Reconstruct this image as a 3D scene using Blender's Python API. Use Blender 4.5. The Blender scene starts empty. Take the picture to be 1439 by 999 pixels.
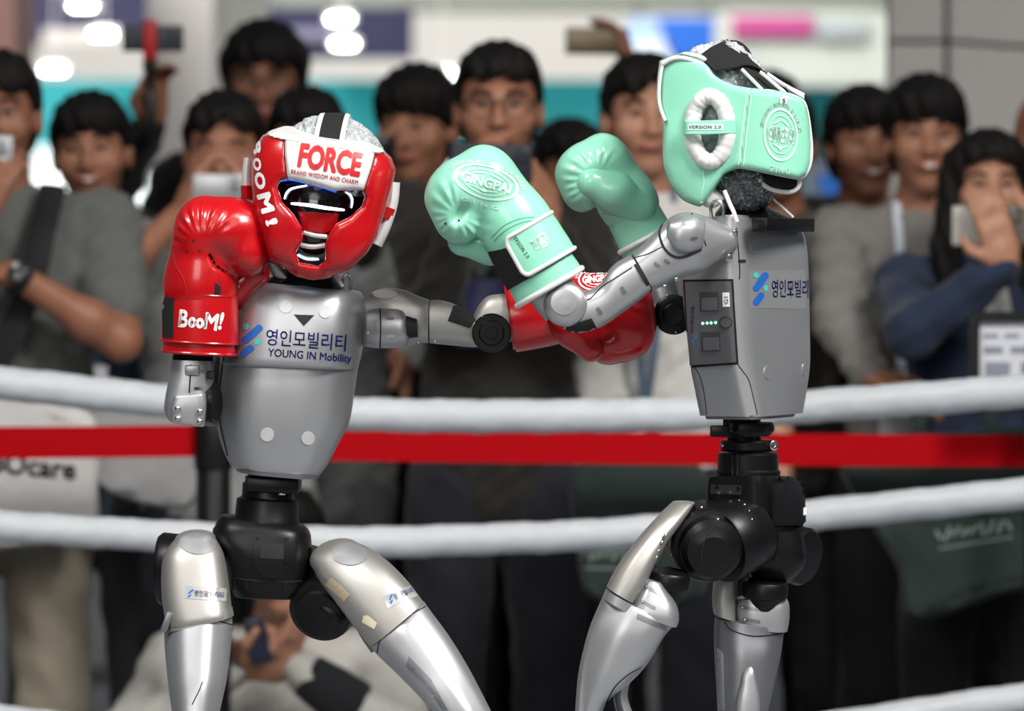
import bpy, bmesh, math, random
import numpy as np
from mathutils import Vector, Matrix, Euler
from mathutils.bvhtree import BVHTree

random.seed(7)
sc = bpy.context.scene
col = sc.collection
R = math.radians
# ------------------------------------------------------------------ camera, light, exposure
F, CX, HY, ZC, D0 = 6000.0, 719.5, 350.0, 1.345, 6.0    # focal length in px, centre column, horizon row, lens height, subject distance
def W(px, py, d=0.0):
    """point seen at column px, row py of the 1439x999 frame, d metres behind the robots' plane"""
    s = (D0 + d) / F
    return Vector(((px - CX) * s, d, ZC - (py - HY) * s))

EYE = Vector((0, -D0, ZC))
cam_d = bpy.data.cameras.new('camera')
cam = bpy.data.objects.new('camera', cam_d); col.objects.link(cam)
cam.location = (0, -D0, ZC); cam.rotation_euler = (R(90), 0, 0)
cam_d.sensor_width = 36.0; cam_d.lens = F * 36.0 / 1439.0
cam_d.shift_y = -(499.5 - HY) / 1439.0
cam_d.clip_start = 0.1; cam_d.clip_end = 120
cam_d.dof.use_dof = True; cam_d.dof.focus_distance = 5.93; cam_d.dof.aperture_fstop = 3.2; cam_d.dof.aperture_blades = 9
sc.camera = cam

world = bpy.data.worlds.new('hall_air'); sc.world = world; world.use_nodes = True
world.node_tree.nodes['Background'].inputs[0].default_value = (0.83, 0.92, 1.0, 1)
world.node_tree.nodes['Background'].inputs[1].default_value = 0.11
def area(name, loc, size, power, rot=(0, 0, 0), colour=(1, 0.97, 0.93), size_y=None):
    l = bpy.data.lights.new(name, 'AREA'); l.energy = power; l.color = colour
    l.shape = 'RECTANGLE'; l.size = size; l.size_y = size_y or size
    o = bpy.data.objects.new(name, l); col.objects.link(o); o.location = loc; o.rotation_euler = [R(a) for a in rot]
    return o
# the hall's ceiling floodlights over the ring, and unseen hall fills added to lift fronts and walls
def aimed(name, loc, at, size, power, spread=180, colour=(1, 0.97, 0.93)):
    o = area(name, loc, size, power, colour=colour); o.rotation_euler = (Vector(at) - Vector(loc)).to_track_quat('-Z', 'Y').to_euler()
    o.data.spread = R(spread); return o
aimed('ring_floodlight', (2.3, -2.5, 4.5), (0.15, 0, 1.0), 1.5, 80, 80)
aimed('ring_floodlight', (-2.0, -1.8, 4.6), (-0.2, 0, 1.1), 1.2, 30, 85)
aimed('hall_fill_light', (0.8, -7.0, 5.2), (0, 0.2, 1.0), 2.6, 36, 140)
aimed('hall_fill_light', (-2.2, -9.0, 3.7), (0, 0, 1.0), 3.2, 82, 120)  # added front fill, gives the robots' upright silver faces a sheen
aimed('hall_fill_light', (4.5, 3.4, 4.9), (3.6, 6.5, 1.6), 1.5, 170, 120)  # added wash that brightens the grey partition
aimed('hall_fill_light', (-3.5, 6.0, 5.4), (-3.0, 9.0, 1.6), 1.5, 420, 120)  # added to lift the pale pillar on the left
aimed('hall_fill_light', (0, 12.0, 6.3), (0, 18.0, 3.0), 4.0, 340, 150)  # unseen wash added for the back wall
aimed('hall_fill_light', (0, 8.0, 6.3), (0, 12.5, 2.2), 3.0, 130, 120)  # unseen wash added for the booth fronts and boards

vs = sc.view_settings
sc.display_settings.display_device = 'sRGB'
vs.view_transform = 'Standard'; vs.look = 'None'; vs.exposure = 0.0; vs.gamma = 1.0; vs.use_curve_mapping = False

# ------------------------------------------------------------------ materials
def lin(c):
    if isinstance(c, str):
        c = [int(c[i:i + 2], 16) / 255 for i in (0, 2, 4)]
    return tuple(x / 12.92 if x <= 0.04045 else ((x + 0.055) / 1.055) ** 2.4 for x in c)
MATS = {}
def mat(name, c, rough=0.5, metal=0.0, var=0.06, vscale=40, bump=0.0, bscale=300, coat=0.0, emit=None, estr=0.0,
        trans=0.0, ior=1.45, sheen=0.0, bdist=0.001, stretch=None, spec=None):
    if name in MATS: return MATS[name]
    m = bpy.data.materials.new(name); m.use_nodes = True; nt = m.node_tree; N = nt.nodes
    b = N['Principled BSDF']; c = lin(c)
    b.inputs['Roughness'].default_value = rough; b.inputs['Metallic'].default_value = metal
    b.inputs['Coat Weight'].default_value = coat; b.inputs['Coat Roughness'].default_value = 0.08
    b.inputs['Transmission Weight'].default_value = trans; b.inputs['IOR'].default_value = ior
    b.inputs['Sheen Weight'].default_value = sheen
    if spec is not None: b.inputs['Specular IOR Level'].default_value = spec
    tc = N.new('ShaderNodeTexCoord'); mp = N.new('ShaderNodeMapping'); nt.links.new(tc.outputs['Object'], mp.inputs[0])
    if stretch: mp.inputs['Scale'].default_value = stretch
    no = N.new('ShaderNodeTexNoise'); no.inputs['Scale'].default_value = vscale; no.inputs['Detail'].default_value = 3
    nt.links.new(mp.outputs[0], no.inputs['Vector'])
    mx = N.new('ShaderNodeMix'); mx.data_type = 'RGBA'
    mx.inputs[6].default_value = (*[x * (1 - var) for x in c], 1); mx.inputs[7].default_value = (*[min(1, x * (1 + var)) for x in c], 1)
    nt.links.new(no.outputs['Fac'], mx.inputs[0]); nt.links.new(mx.outputs[2], b.inputs['Base Color'])
    if bump:
        n2 = N.new('ShaderNodeTexNoise'); n2.inputs['Scale'].default_value = bscale; n2.inputs['Detail'].default_value = 2
        nt.links.new(mp.outputs[0], n2.inputs['Vector'])
        bp = N.new('ShaderNodeBump'); bp.inputs['Strength'].default_value = bump; bp.inputs['Distance'].default_value = bdist
        nt.links.new(n2.outputs['Fac'], bp.inputs['Height']); nt.links.new(bp.outputs[0], b.inputs['Normal'])
    if emit:
        b.inputs['Emission Color'].default_value = (*lin(emit), 1); b.inputs['Emission Strength'].default_value = estr
    MATS[name] = m
    return m

# ------------------------------------------------------------------ objects
WORLD = {}
def thing(name, label, cat, loc, group=None):
    o = bpy.data.objects.new(name, None); col.objects.link(o); o.location = loc; o.empty_display_size = 0.05
    WORLD[o] = Matrix.Translation(Vector(loc)); tag(o, label, cat, group)
    return o
def tag(o, label=None, cat=None, group=None, kind=None):
    if label: o['label'] = label
    if cat: o['category'] = cat
    if group: o['group'] = group
    if kind: o['kind'] = kind
    return o
def obj(name, vf, m, parent=None, smooth=True, label=None, sharp=44):
    """one mesh object from (verts, faces) given in world space; origin at its centre"""
    v, f = vf
    if isinstance(f, np.ndarray): sharp = None
    v = np.array([tuple(p) for p in v], dtype=np.float64) if not isinstance(v, np.ndarray) else v.astype(np.float64)
    c = (v.min(0) + v.max(0)) / 2
    me = bpy.data.meshes.new(name)
    me.from_pydata((v - c).tolist() if len(v) < 60000 else (v - c).tolist(), [], f if isinstance(f, list) else f.tolist())
    me.materials.append(m)
    if smooth:
        me.shade_smooth()
        if sharp: me.set_sharp_from_angle(angle=R(sharp))
    o = bpy.data.objects.new(name, me); col.objects.link(o)
    o.location = c
    w = Matrix.Translation(Vector(c)); WORLD[o] = w
    if parent is not None:
        o.parent = parent; o.matrix_parent_inverse = WORLD[parent].inverted()
    if label: o['label'] = label
    return o
def join(*vfs):
    V, Fc, n = [], [], 0
    for v, f in vfs:
        v = [tuple(p) for p in v]
        V += v; Fc += [[i + n for i in (q if isinstance(q, (list, tuple)) else q.tolist())] for q in f]; n += len(v)
    return V, Fc
def xf(vf, M):
    return [M @ Vector(p) for p in vf[0]], vf[1]

# ------------------------------------------------------------------ shape makers
def se(n=2.0, k=40, ph=0.0):
    """unit superellipse"""
    out = []
    for i in range(k):
        a = 2 * math.pi * i / k + ph; c, s = math.cos(a), math.sin(a)
        out.append((math.copysign(abs(c) ** (2 / n), c), math.copysign(abs(s) ** (2 / n), s)))
    return out
def secpoly(pts, it=2, k=48, cut=0.18):
    """closed polygon section with softened corners, resampled"""
    p = [Vector(q) for q in pts]
    for _ in range(it):
        q = []
        for i in range(len(p)):
            a, b = p[i], p[(i + 1) % len(p)]
            q += [a * (1 - cut) + b * cut, a * cut + b * (1 - cut)]
        p = q
    L = [(p[(i + 1) % len(p)] - p[i]).length for i in range(len(p))]; T = sum(L); out = []; i = 0; acc = 0
    for j in range(k):
        t = T * j / k
        while acc + L[i] < t: acc += L[i]; i += 1
        out.append(tuple(p[i].lerp(p[(i + 1) % len(p)], (t - acc) / max(L[i], 1e-9))))
    return out
def crs(st, n=5):
    """Catmull-Rom through rows of numbers"""
    a = np.array(st, float); out = []
    for i in range(len(a) - 1):
        p0 = a[max(i - 1, 0)]; p1 = a[i]; p2 = a[i + 1]; p3 = a[min(i + 2, len(a) - 1)]
        for k in range(n):
            t = k / n
            out.append(0.5 * (2 * p1 + (p2 - p0) * t + (2 * p0 - 5 * p1 + 4 * p2 - p3) * t * t + (3 * p1 - p0 - 3 * p2 + p3) * t ** 3))
    out.append(a[-1]); return out
def loft(rings, cap=True):
    k = len(rings[0]); V = [p for r in rings for p in r]; Fc = []
    for i in range(len(rings) - 1):
        for j in range(k):
            a, b = i * k + j, i * k + (j + 1) % k
            Fc.append([a, b, b + k, a + k])
    if cap:
        Fc.append(list(range(k))[::-1]); Fc.append([len(V) - k + j for j in range(k)])
    return V, Fc
def limb(st, sec=None, n=5, r0=0.0, r1=0.0, cap=True, smooth=True):
    """solid from stations (ax,ay, bx,by, d, t): two silhouette points in photo px, depth of the axis d, half-thickness t (m)"""
    sec = sec or se(2.4)
    S = crs(st, n) if smooth else [np.array(s, float) for s in st]
    rings = []; cen = []; us = []; ts = []
    for s in S:
        A = W(s[0], s[1], s[4]); B = W(s[2], s[3], s[4]); C = (A + B) / 2; u = (B - A) / 2
        cen.append(C); us.append(u); ts.append(s[5])
    def ring(C, u, t, k=1.0):
        return [C + u * (x * k) + Vector((0, t * k * y, 0)) for x, y in sec]
    if r0 > 0:
        ax = (cen[0] - cen[1]).normalized()
        for k in range(1, 6)[::-1] if False else (5, 4, 3, 2, 1):
            a = k / 5.2 * math.pi / 2
            rings.append(ring(cen[0] + ax * r0 * math.sin(a), us[0], ts[0], max(math.cos(a), 0.06)))
    rings += [ring(c, u, t) for c, u, t in zip(cen, us, ts)]
    if r1 > 0:
        ax = (cen[-1] - cen[-2]).normalized()
        for k in (1, 2, 3, 4, 5):
            a = k / 5.2 * math.pi / 2
            rings.append(ring(cen[-1] + ax * r1 * math.sin(a), us[-1], ts[-1], max(math.cos(a), 0.06)))
    return loft(rings, cap)
def frame(ax):
    ax = Vector(ax).normalized(); up = Vector((0, 0, 1)) if abs(ax.z) < 0.9 else Vector((0, 1, 0))
    x = up.cross(ax).normalized(); return Matrix((x, ax.cross(x), ax)).transposed()
def lathe(p, ax, prof, k=32, sx=1.0):
    """profile [(t along axis, radius)] about an axis"""
    M = frame(ax); p = Vector(p)
    rings = [[p + M @ Vector((max(r, 1e-5) * sx * math.cos(2 * math.pi * j / k), max(r, 1e-5) * math.sin(2 * math.pi * j / k), t)) for j in range(k)] for t, r in prof]
    return loft(rings)
def cyl(p0, p1, r, r1=None, k=32, b=None):
    p0, p1 = Vector(p0), Vector(p1); L = (p1 - p0).length; r1 = r if r1 is None else r1
    b = min(r, r1, L) * 0.12 if b is None else b
    return lathe(p0, p1 - p0, [(0, r - b), (b * 0.3, r - b * 0.3), (b, r), (L - b, r1), (L - b * 0.3, r1 - b * 0.3), (L, r1 - b)], k)
def tube(pts, r, k=10, closed=False, flat=1.0, nrm=None):
    pts = [Vector(p) for p in pts]; n = len(pts); rings = []; prev = None
    for i, p in enumerate(pts):
        t = (pts[(i + 1) % n] - pts[i - 1]) if closed else (pts[min(i + 1, n - 1)] - pts[max(i - 1, 0)])
        t.normalize()
        if nrm is not None: u = Vector(nrm) - t * t.dot(Vector(nrm)); u.normalize()
        else:
            u = prev if prev is not None else (Vector((0, 1, 0)) if abs(t.y) < 0.9 else Vector((1, 0, 0)))
            u = (u - t * t.dot(u)).normalized()
        prev = u; v = t.cross(u); rr = r[i] if isinstance(r, (list, tuple)) else r
        rings.append([p + u * (rr * flat * math.cos(2 * math.pi * j / k)) + v * (rr * math.sin(2 * math.pi * j / k)) for j in range(k)])
    if closed: rings.append(rings[0])
    return loft(rings, not closed)
def spl(pts, n=8, closed=False):
    pts = [tuple(p) for p in pts]
    if closed:
        q = crs([pts[-1]] + pts + [pts[0], pts[1]], n); return [Vector(p) for p in q[n:-n - 1]]
    return [Vector(p) for p in crs(pts, n)]
def rbox(c, h, rot=None, b=0.003, seg=2):
    bm = bmesh.new(); bmesh.ops.create_cube(bm, size=2.0)
    bmesh.ops.scale(bm, vec=h, verts=bm.verts)
    if b: bmesh.ops.bevel(bm, geom=bm.edges[:], offset=min(b, min(h) * 0.95), segments=seg, affect='EDGES', profile=0.5)
    M = Matrix.Translation(Vector(c)) @ (rot.to_4x4() if rot is not None else Matrix.Identity(4))
    bm.transform(M); bm.verts.index_update()
    out = [v.co.copy() for v in bm.verts], [[v.index for v in f.verts] for f in bm.faces]; bm.free(); return out
def slab(poly, d0, d1, b=0.0, proj=None):
    """outline given in photo px, filled and given real depth from d0 to d1"""
    bm = bmesh.new(); vs_ = [bm.verts.new(W(x, y, d0)) for x, y in poly]; f = bm.faces.new(vs_)
    r = bmesh.ops.extrude_face_region(bm, geom=[f])
    for g in r['geom']:
        if isinstance(g, bmesh.types.BMVert): g.co.y += d1 - d0
    bmesh.ops.recalc_face_normals(bm, faces=bm.faces)
    if b: bmesh.ops.bevel(bm, geom=bm.edges[:], offset=b, segments=2, affect='EDGES', profile=0.5)
    bm.verts.index_update(); out = [v.co.copy() for v in bm.verts], [[v.index for v in g.verts] for g in bm.faces]; bm.free(); return out
def rot_to(ax, up=(0, 0, 1)):
    """3x3 with z along ax"""
    return frame(ax)

# ------------------------------------------------------------------ blended volumes (numpy) turned to a mesh
class Vol:
    def __init__(s, lo, hi, h, M=None):
        s.lo = np.array(lo, float); s.h = h; s.M = M
        s.n = np.maximum(3, np.ceil((np.array(hi, float) - s.lo) / h).astype(int) + 1)
        s.F = np.full(s.n, 1.0, np.float32)
        s.ax = [s.lo[i] + h * np.arange(s.n[i]) for i in range(3)]
    def sl(s, c, r):
        i0 = np.clip(np.floor((np.array(c) - r - s.lo) / s.h).astype(int), 0, s.n); i1 = np.clip(np.ceil((np.array(c) + r - s.lo) / s.h).astype(int) + 1, 0, s.n)
        return tuple(slice(a, b) for a, b in zip(i0, i1))
    def grid(s, sl=None):
        sl = sl or (slice(None),) * 3
        return np.meshgrid(*[s.ax[i][sl[i]] for i in range(3)], indexing='ij')
    def mix(s, sl, d, k, op):
        a = s.F[sl]
        if op == 'add':
            hh = np.clip(0.5 + 0.5 * (a - d) / max(k, 1e-6), 0, 1); s.F[sl] = a * (1 - hh) + d * hh - k * hh * (1 - hh)
        else:
            d = -d; hh = np.clip(0.5 + 0.5 * (d - a) / max(k, 1e-6), 0, 1); s.F[sl] = a * (1 - hh) + d * hh + k * hh * (1 - hh)
    def ell(s, c, r, k=0.01, rot=None, op='add'):
        c = np.array(c, float); r = np.array(r, float)
        sl = s.sl(c, r.max() * np.ones(3) + k * 2 + 3 * s.h) if rot is not None else s.sl(c, r + k * 2 + 3 * s.h)
        if any(q.stop <= q.start for q in sl): return
        X, Y, Z = s.grid(sl); X = X - c[0]; Y = Y - c[1]; Z = Z - c[2]
        if rot is not None:
            m = np.array(rot)  # columns = local axes
            X, Y, Z = (X * m[0, i] + Y * m[1, i] + Z * m[2, i] for i in range(3))
        k0 = np.sqrt((X / r[0]) ** 2 + (Y / r[1]) ** 2 + (Z / r[2]) ** 2); k1 = np.sqrt((X / r[0] ** 2) ** 2 + (Y / r[1] ** 2) ** 2 + (Z / r[2] ** 2) ** 2)
        s.mix(sl, (k0 * (k0 - 1) / np.maximum(k1, 1e-6)).astype(np.float32), k, op)
    def cap(s, a, b, ra, rb=None, k=0.01, op='add', flat=None):
        """tapered capsule; flat=(axis vector, factor) squashes it"""
        rb = ra if rb is None else rb; a = np.array(a, float); b = np.array(b, float)
        c = (a + b) / 2; rr = np.abs(a - b) / 2 + max(ra, rb) * (1 if flat is None else max(1, 1 / flat[1])) + 2 * k + 3 * s.h
        sl = s.sl(c, rr)
        if any(q.stop <= q.start for q in sl): return
        X, Y, Z = s.grid(sl); ba = b - a; L = max(ba @ ba, 1e-9)
        PX, PY, PZ = X - a[0], Y - a[1], Z - a[2]
        t = np.clip((PX * ba[0] + PY * ba[1] + PZ * ba[2]) / L, 0, 1)
        QX, QY, QZ = PX - ba[0] * t, PY - ba[1] * t, PZ - ba[2] * t
        if flat is not None:
            n = np.array(flat[0], float); n /= np.linalg.norm(n); dn = QX * n[0] + QY * n[1] + QZ * n[2]; e = (1 / flat[1] - 1) * dn
            QX, QY, QZ = QX + n[0] * e, QY + n[1] * e, QZ + n[2] * e
        s.mix(sl, (np.sqrt(QX * QX + QY * QY + QZ * QZ) - (ra + (rb - ra) * t)).astype(np.float32), k, op)
    def fn(s, f, k=0.0, op='add'):
        sl = (slice(None),) * 3
        s.mix(sl, f(*s.grid()).astype(np.float32), k, op)
    def box(s, c, hs, r=0.01, k=0.005, rot=None, op='add'):
        c = np.array(c, float); hs = np.array(hs, float)
        sl = s.sl(c, (np.linalg.norm(hs) if rot is not None else hs) + 2 * k + 3 * s.h)
        if any(q.stop <= q.start for q in sl): return
        X, Y, Z = s.grid(sl); X = X - c[0]; Y = Y - c[1]; Z = Z - c[2]
        if rot is not None:
            m = np.array(rot); X, Y, Z = (X * m[0, i] + Y * m[1, i] + Z * m[2, i] for i in range(3))
        qx, qy, qz = np.abs(X) - hs[0] + r, np.abs(Y) - hs[1] + r, np.abs(Z) - hs[2] + r
        d = np.sqrt(np.maximum(qx, 0) ** 2 + np.maximum(qy, 0) ** 2 + np.maximum(qz, 0) ** 2) + np.minimum(np.maximum(qx, np.maximum(qy, qz)), 0) - r
        s.mix(sl, d.astype(np.float32), k, op)
    def mesh(s):
        f = s.F.copy(); f[0] = f[-1] = 1; f[:, 0] = f[:, -1] = 1; f[:, :, 0] = f[:, :, -1] = 1
        ins = f < 0; nx, ny, nz = f.shape
        cnt = np.zeros((nx - 1, ny - 1, nz - 1), np.int8)
        for dx in (0, 1):
            for dy in (0, 1):
                for dz in (0, 1): cnt += ins[dx:nx - 1 + dx, dy:ny - 1 + dy, dz:nz - 1 + dz]
        act = np.argwhere((cnt > 0) & (cnt < 8)); idx = np.full(cnt.shape, -1, np.int32); idx[tuple(act.T)] = np.arange(len(act))
        acc = np.zeros((len(act), 3)); num = np.zeros(len(act)); cs = [(a, b, c) for a in (0, 1) for b in (0, 1) for c in (0, 1)]
        for c0 in cs:
            for a in range(3):
                if c0[a]: continue
                c1 = list(c0); c1[a] = 1
                f0 = f[act[:, 0] + c0[0], act[:, 1] + c0[1], act[:, 2] + c0[2]]; f1 = f[act[:, 0] + c1[0], act[:, 1] + c1[1], act[:, 2] + c1[2]]
                m = (f0 < 0) != (f1 < 0); t = np.where(m, f0 / np.where(m, f0 - f1, 1), 0)
                p = np.tile(np.array(c0, float), (len(act), 1)); p[:, a] += t; acc += p * m[:, None]; num += m
        V = s.lo + (act + acc / num[:, None]) * s.h
        Q = []
        for a in range(3):
            b, c = (a + 1) % 3, (a + 2) % 3
            s0 = [slice(None)] * 3; s1 = [slice(None)] * 3; s0[a] = slice(0, -1); s1[a] = slice(1, None)
            e = np.argwhere(ins[tuple(s0)] != ins[tuple(s1)])
            e = e[(e[:, b] > 0) & (e[:, c] > 0)]
            sg = ins[tuple(e.T)]
            def at(db, dc):
                q = e.copy(); q[:, b] -= db; q[:, c] -= dc; return idx[tuple(q.T)]
            q = np.stack([at(1, 1), at(0, 1), at(0, 0), at(1, 0)], 1)
            q[~sg] = q[~sg][:, ::-1]; Q.append(q)
        Q = np.concatenate(Q)
        if s.M is not None:
            M = np.array(s.M); V = V @ M[:3, :3].T + M[:3, 3]
        return V, Q
def sdpoly(X, Y, poly):
    """signed distance to a closed 2D polygon"""
    P = np.array(poly, float); d = np.full(X.shape, 1e9); sgn = np.ones(X.shape)
    for i in range(len(P)):
        a, b = P[i], P[i - 1]; e = b - a; wx, wy = X - a[0], Y - a[1]
        t = np.clip((wx * e[0] + wy * e[1]) / (e @ e), 0, 1); d = np.minimum(d, (wx - e[0] * t) ** 2 + (wy - e[1] * t) ** 2)
        c1 = Y >= a[1]; c2 = Y < b[1]; c3 = e[0] * wy > e[1] * wx
        sgn = np.where((c1 & c2 & c3) | (~c1 & ~c2 & ~c3), -sgn, sgn)
    return sgn * np.sqrt(d)

# ------------------------------------------------------------------ flat print laid onto surfaces
def bvh(vf):
    v, f = vf; return BVHTree.FromPolygons([tuple(p) for p in v], [list(map(int, q)) for q in f])
def text2d(body, h, bold=0.0, sx=1.0, space=1.0, shear=0.0):
    """glyph outlines as (verts2d, faces), centred, height h; bold thickens every stroke"""
    cu = bpy.data.curves.new('t', 'FONT'); cu.body = body; cu.size = 1.0; cu.space_character = space; cu.shear = shear; cu.resolution_u = 3
    o = bpy.data.objects.new('t', cu); col.objects.link(o)
    dg = bpy.context.evaluated_depsgraph_get(); dg.update(); ev = o.evaluated_get(dg); me = ev.to_mesh()
    v = np.array([q.co[:2] for q in me.vertices]); f = [list(p.vertices) for p in me.polygons]
    ev.to_mesh_clear(); bpy.data.objects.remove(o); bpy.data.curves.remove(cu)
    if bold:
        n = 8 if bold > 0.02 else 4; V, Fc, k = [v], list(f), len(v)
        for i in range(n):
            a = 2 * math.pi * (i + 0.5) / n; V.append(v + bold * np.array([math.cos(a), math.sin(a)])); Fc += [[q + k * (i + 1) for q in g] for g in f]
        v, f = np.concatenate(V), Fc
    lo, hi = v.min(0), v.max(0); v = (v - (lo + hi) / 2); v *= h / (hi[1] - lo[1]); v[:, 0] *= sx
    return v, f
def fit(t, w, h):
    v, f = t; v = v.copy(); s = v.max(0) - v.min(0); v[:, 0] *= w / s[0]; v[:, 1] *= h / s[1]; return v, f
def disc2d(rx, ry=None, k=28, r_in=0.0):
    ry = rx if ry is None else ry
    a = [(math.cos(2 * math.pi * i / k), math.sin(2 * math.pi * i / k)) for i in range(k)]
    if r_in:
        v = [(x * rx, y * ry) for x, y in a] + [(x * rx * r_in, y * ry * r_in) for x, y in a]
        return np.array(v), [[i, (i + 1) % k, k + (i + 1) % k, k + i] for i in range(k)]
    return np.array([(0, 0)] + [(x * rx, y * ry) for x, y in a]), [[0, 1 + i, 1 + (i + 1) % k] for i in range(k)]
def pill2d(L, w, k=8):
    """round-ended bar along x"""
    v = [(L / 2 - w / 2 + w / 2 * math.cos(-math.pi / 2 + math.pi * i / k), w / 2 * math.sin(-math.pi / 2 + math.pi * i / k)) for i in range(k + 1)]
    v += [(-x, -y) for x, y in v]; return np.array(v), [list(range(len(v)))]
def rect2d(w, h): return np.array([(-w / 2, -h / 2), (w / 2, -h / 2), (w / 2, h / 2), (-w / 2, h / 2)]), [[0, 1, 2, 3]]
def join2d(*a):
    V, Fc, n = [], [], 0
    for v, f in a:
        V.append(np.asarray(v)); Fc += [[i + n for i in q] for q in f]; n += len(v)
    return np.concatenate(V), Fc
def sh2(t, dx=0, dy=0, ang=0, s=1.0):
    v, f = t; c, q = math.cos(R(ang)), math.sin(R(ang)); v = np.asarray(v) * s
    return np.stack([v[:, 0] * c - v[:, 1] * q + dx, v[:, 0] * q + v[:, 1] * c + dy], 1), f
def arc2(t, rad, rad_y=None, up=True):
    """bend a line of print round a circle"""
    v, f = t; ry = rad if rad_y is None else rad_y; a = v[:, 0] / rad
    return (np.stack([(rad + v[:, 1]) * np.sin(a), (ry + v[:, 1]) * np.cos(a)], 1), f) if up else (np.stack([(rad - v[:, 1]) * np.sin(a), -(ry - v[:, 1]) * np.cos(a)], 1), f)
def dense(t, step):
    bm = bmesh.new(); vs_ = [bm.verts.new((x, y, 0)) for x, y in t[0]]
    for q in t[1]:
        try: bm.faces.new([vs_[i] for i in q])
        except ValueError: pass
    bmesh.ops.triangulate(bm, faces=bm.faces[:])
    for _ in range(5):
        e = [e for e in bm.edges if e.calc_length() > step]
        if not e: break
        bmesh.ops.subdivide_edges(bm, edges=e, cuts=1); bmesh.ops.triangulate(bm, faces=[f for f in bm.faces if len(f.verts) > 3])
    bm.verts.index_update(); v = np.array([q.co[:2] for q in bm.verts]); f = [[q.index for q in g.verts] for g in bm.faces]; bm.free(); return v, f
def lay(t, px, py, d, tree, ang=0.0, eps=0.0006, step=6.0, aim=(0, 1, 0), skewx=0.0):
    """print t (in photo px, y up) laid at (px,py) onto the surface in tree, found by going from depth d along aim"""
    v, f = dense(t, step); c, s = math.cos(R(-ang)), math.sin(R(-ang)); out = []; aim = Vector(aim).normalized(); last = None
    for x, y in v:
        X = x * c - y * s; Y = x * s + y * c + X * skewx; p = W(px + X, py - Y, d)
        aim = (p - EYE).normalized(); loc, nr, _, _ = tree.ray_cast(p, aim)
        if loc is None:
            loc, nr, _, _ = tree.find_nearest(p + aim * (-d))
            if loc is None: loc, nr = p, -aim
        if nr.dot(aim) > 0: nr = -nr
        out.append(loc + nr * eps)
    return out, f
def on_surface(pts, tree, d, eps=0.0, aim=(0, 1, 0)):
    """photo px polyline dropped onto a surface"""
    out = []; aim = Vector(aim).normalized()
    for x, y in pts:
        p = W(x, y, d); aim = (p - EYE).normalized(); loc, nr, _, _ = tree.ray_cast(p, aim)
        if loc is None: loc, nr, _, _ = tree.find_nearest(W(x, y, 0))
        if nr.dot(aim) > 0: nr = -nr
        out.append(loc + nr * eps)
    return out
# ================================================================== the hall
def struct(name, vf, m, label=None, parent=None, smooth=False):
    o = obj(name, vf, m, parent, smooth)
    if parent is None: o['kind'] = 'structure'
    if label: o['label'] = label
    return o
carpet = mat('hall_carpet', '1d1f24', 0.95, var=0.25, vscale=8, bump=0.4, bscale=200)
canvas = mat('ring_canvas', '8f9398', 0.85, var=0.08, bump=0.3, bscale=120)
wallw = mat('booth_white', 'c9c7c3', 0.7, var=0.03, vscale=2)
wallg = mat('partition_grey', 'bdb9b6', 0.6, var=0.03, vscale=3)
teal = mat('booth_teal', '0f8f96', 0.55, var=0.05, vscale=2)
teal_d = mat('booth_teal_dark', '0d7a83', 0.55, var=0.05, vscale=2)
navy = mat('banner_navy', '1a1a40', 0.6, var=0.1, vscale=3)
dark = mat('counter_charcoal', '17181b', 0.7, var=0.15, vscale=6)
black = mat('black_plastic', '0d0d0f', 0.38, var=0.1, bump=0.05, bscale=500)
white = mat('white_plain', 'e6e6e4', 0.5, var=0.03)

struct('floor', rbox((0, 10, -0.05), (14, 22, 0.05), b=0), carpet, 'dark carpeted exhibition hall floor')
struct('ring_platform', rbox((0, -0.83, 0.1475), (3.2, 2.41, 0.1475), b=0.02), canvas, 'low raised ring platform with a grey canvas top')
struct('wall_back', rbox((0, 18.2, 3.2), (13, 0.1, 3.2), b=0), wallw, 'pale exhibition hall wall far behind the crowd')

def panelthing(name, label, cat, poly, d0, d1, m, group=None, parts=()):
    lo = W(sum(p[0] for p in poly) / len(poly), max(p[1] for p in poly), d0)
    t = thing(name, label, cat, lo, group)
    obj('panel', slab(poly, d0, d1), m, t, smooth=False)
    if 'poster' in name or 'pale_sign' in name or 'hanging' in name:
        xs = sorted(p[0] for p in poly); ty = min(p[1] for p in poly)
        for x in (xs[0] + 12, xs[-1] - 12): obj('hanger', cyl(W(x, ty + 4, (d0 + d1) / 2 + .01), W(x, min(ty - 2, 4), 11.69), .006, k=8), black, t)
    for nm, pl, a, b, mm in parts: obj(nm, slab(pl, a, b), mm, t, smooth=False)
    return t
def q(x0, y0, x1, y1): return [(x0, y0), (x1, y0), (x1, y1), (x0, y1)]
booth_glow = mat('interior_glow', 'f4fbfa', 0.5, emit='eefcfa', estr=1.5)  # emission stands in for the lit booth interior under the fascia
lampm = mat('lamp_lens', 'ffffff', 0.4, emit='f4fffc', estr=30)
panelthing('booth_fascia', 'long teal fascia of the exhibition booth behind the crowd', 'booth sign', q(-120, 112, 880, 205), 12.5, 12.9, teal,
           parts=[('glow_strip', q(-120, 205, 860, 330), 12.6, 12.75, booth_glow), ('counter_front', q(-120, 330, 880, 730), 12.6, 12.9, dark)])
panelthing('booth_fascia', 'teal fascia with paler stripe beside the grey partition', 'booth sign', q(890, 122, 1300, 205), 12.2, 12.6, teal_d,
           parts=[('pale_stripe', q(890, 172, 1290, 188), 12.12, 12.2, mat('stripe_teal', '6fb0b4', 0.6)), ('lower_front', q(890, 205, 1300, 330), 12.25, 12.6, teal_d), ('counter_front', q(890, 330, 1300, 730), 12.2, 12.6, dark)])
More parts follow.
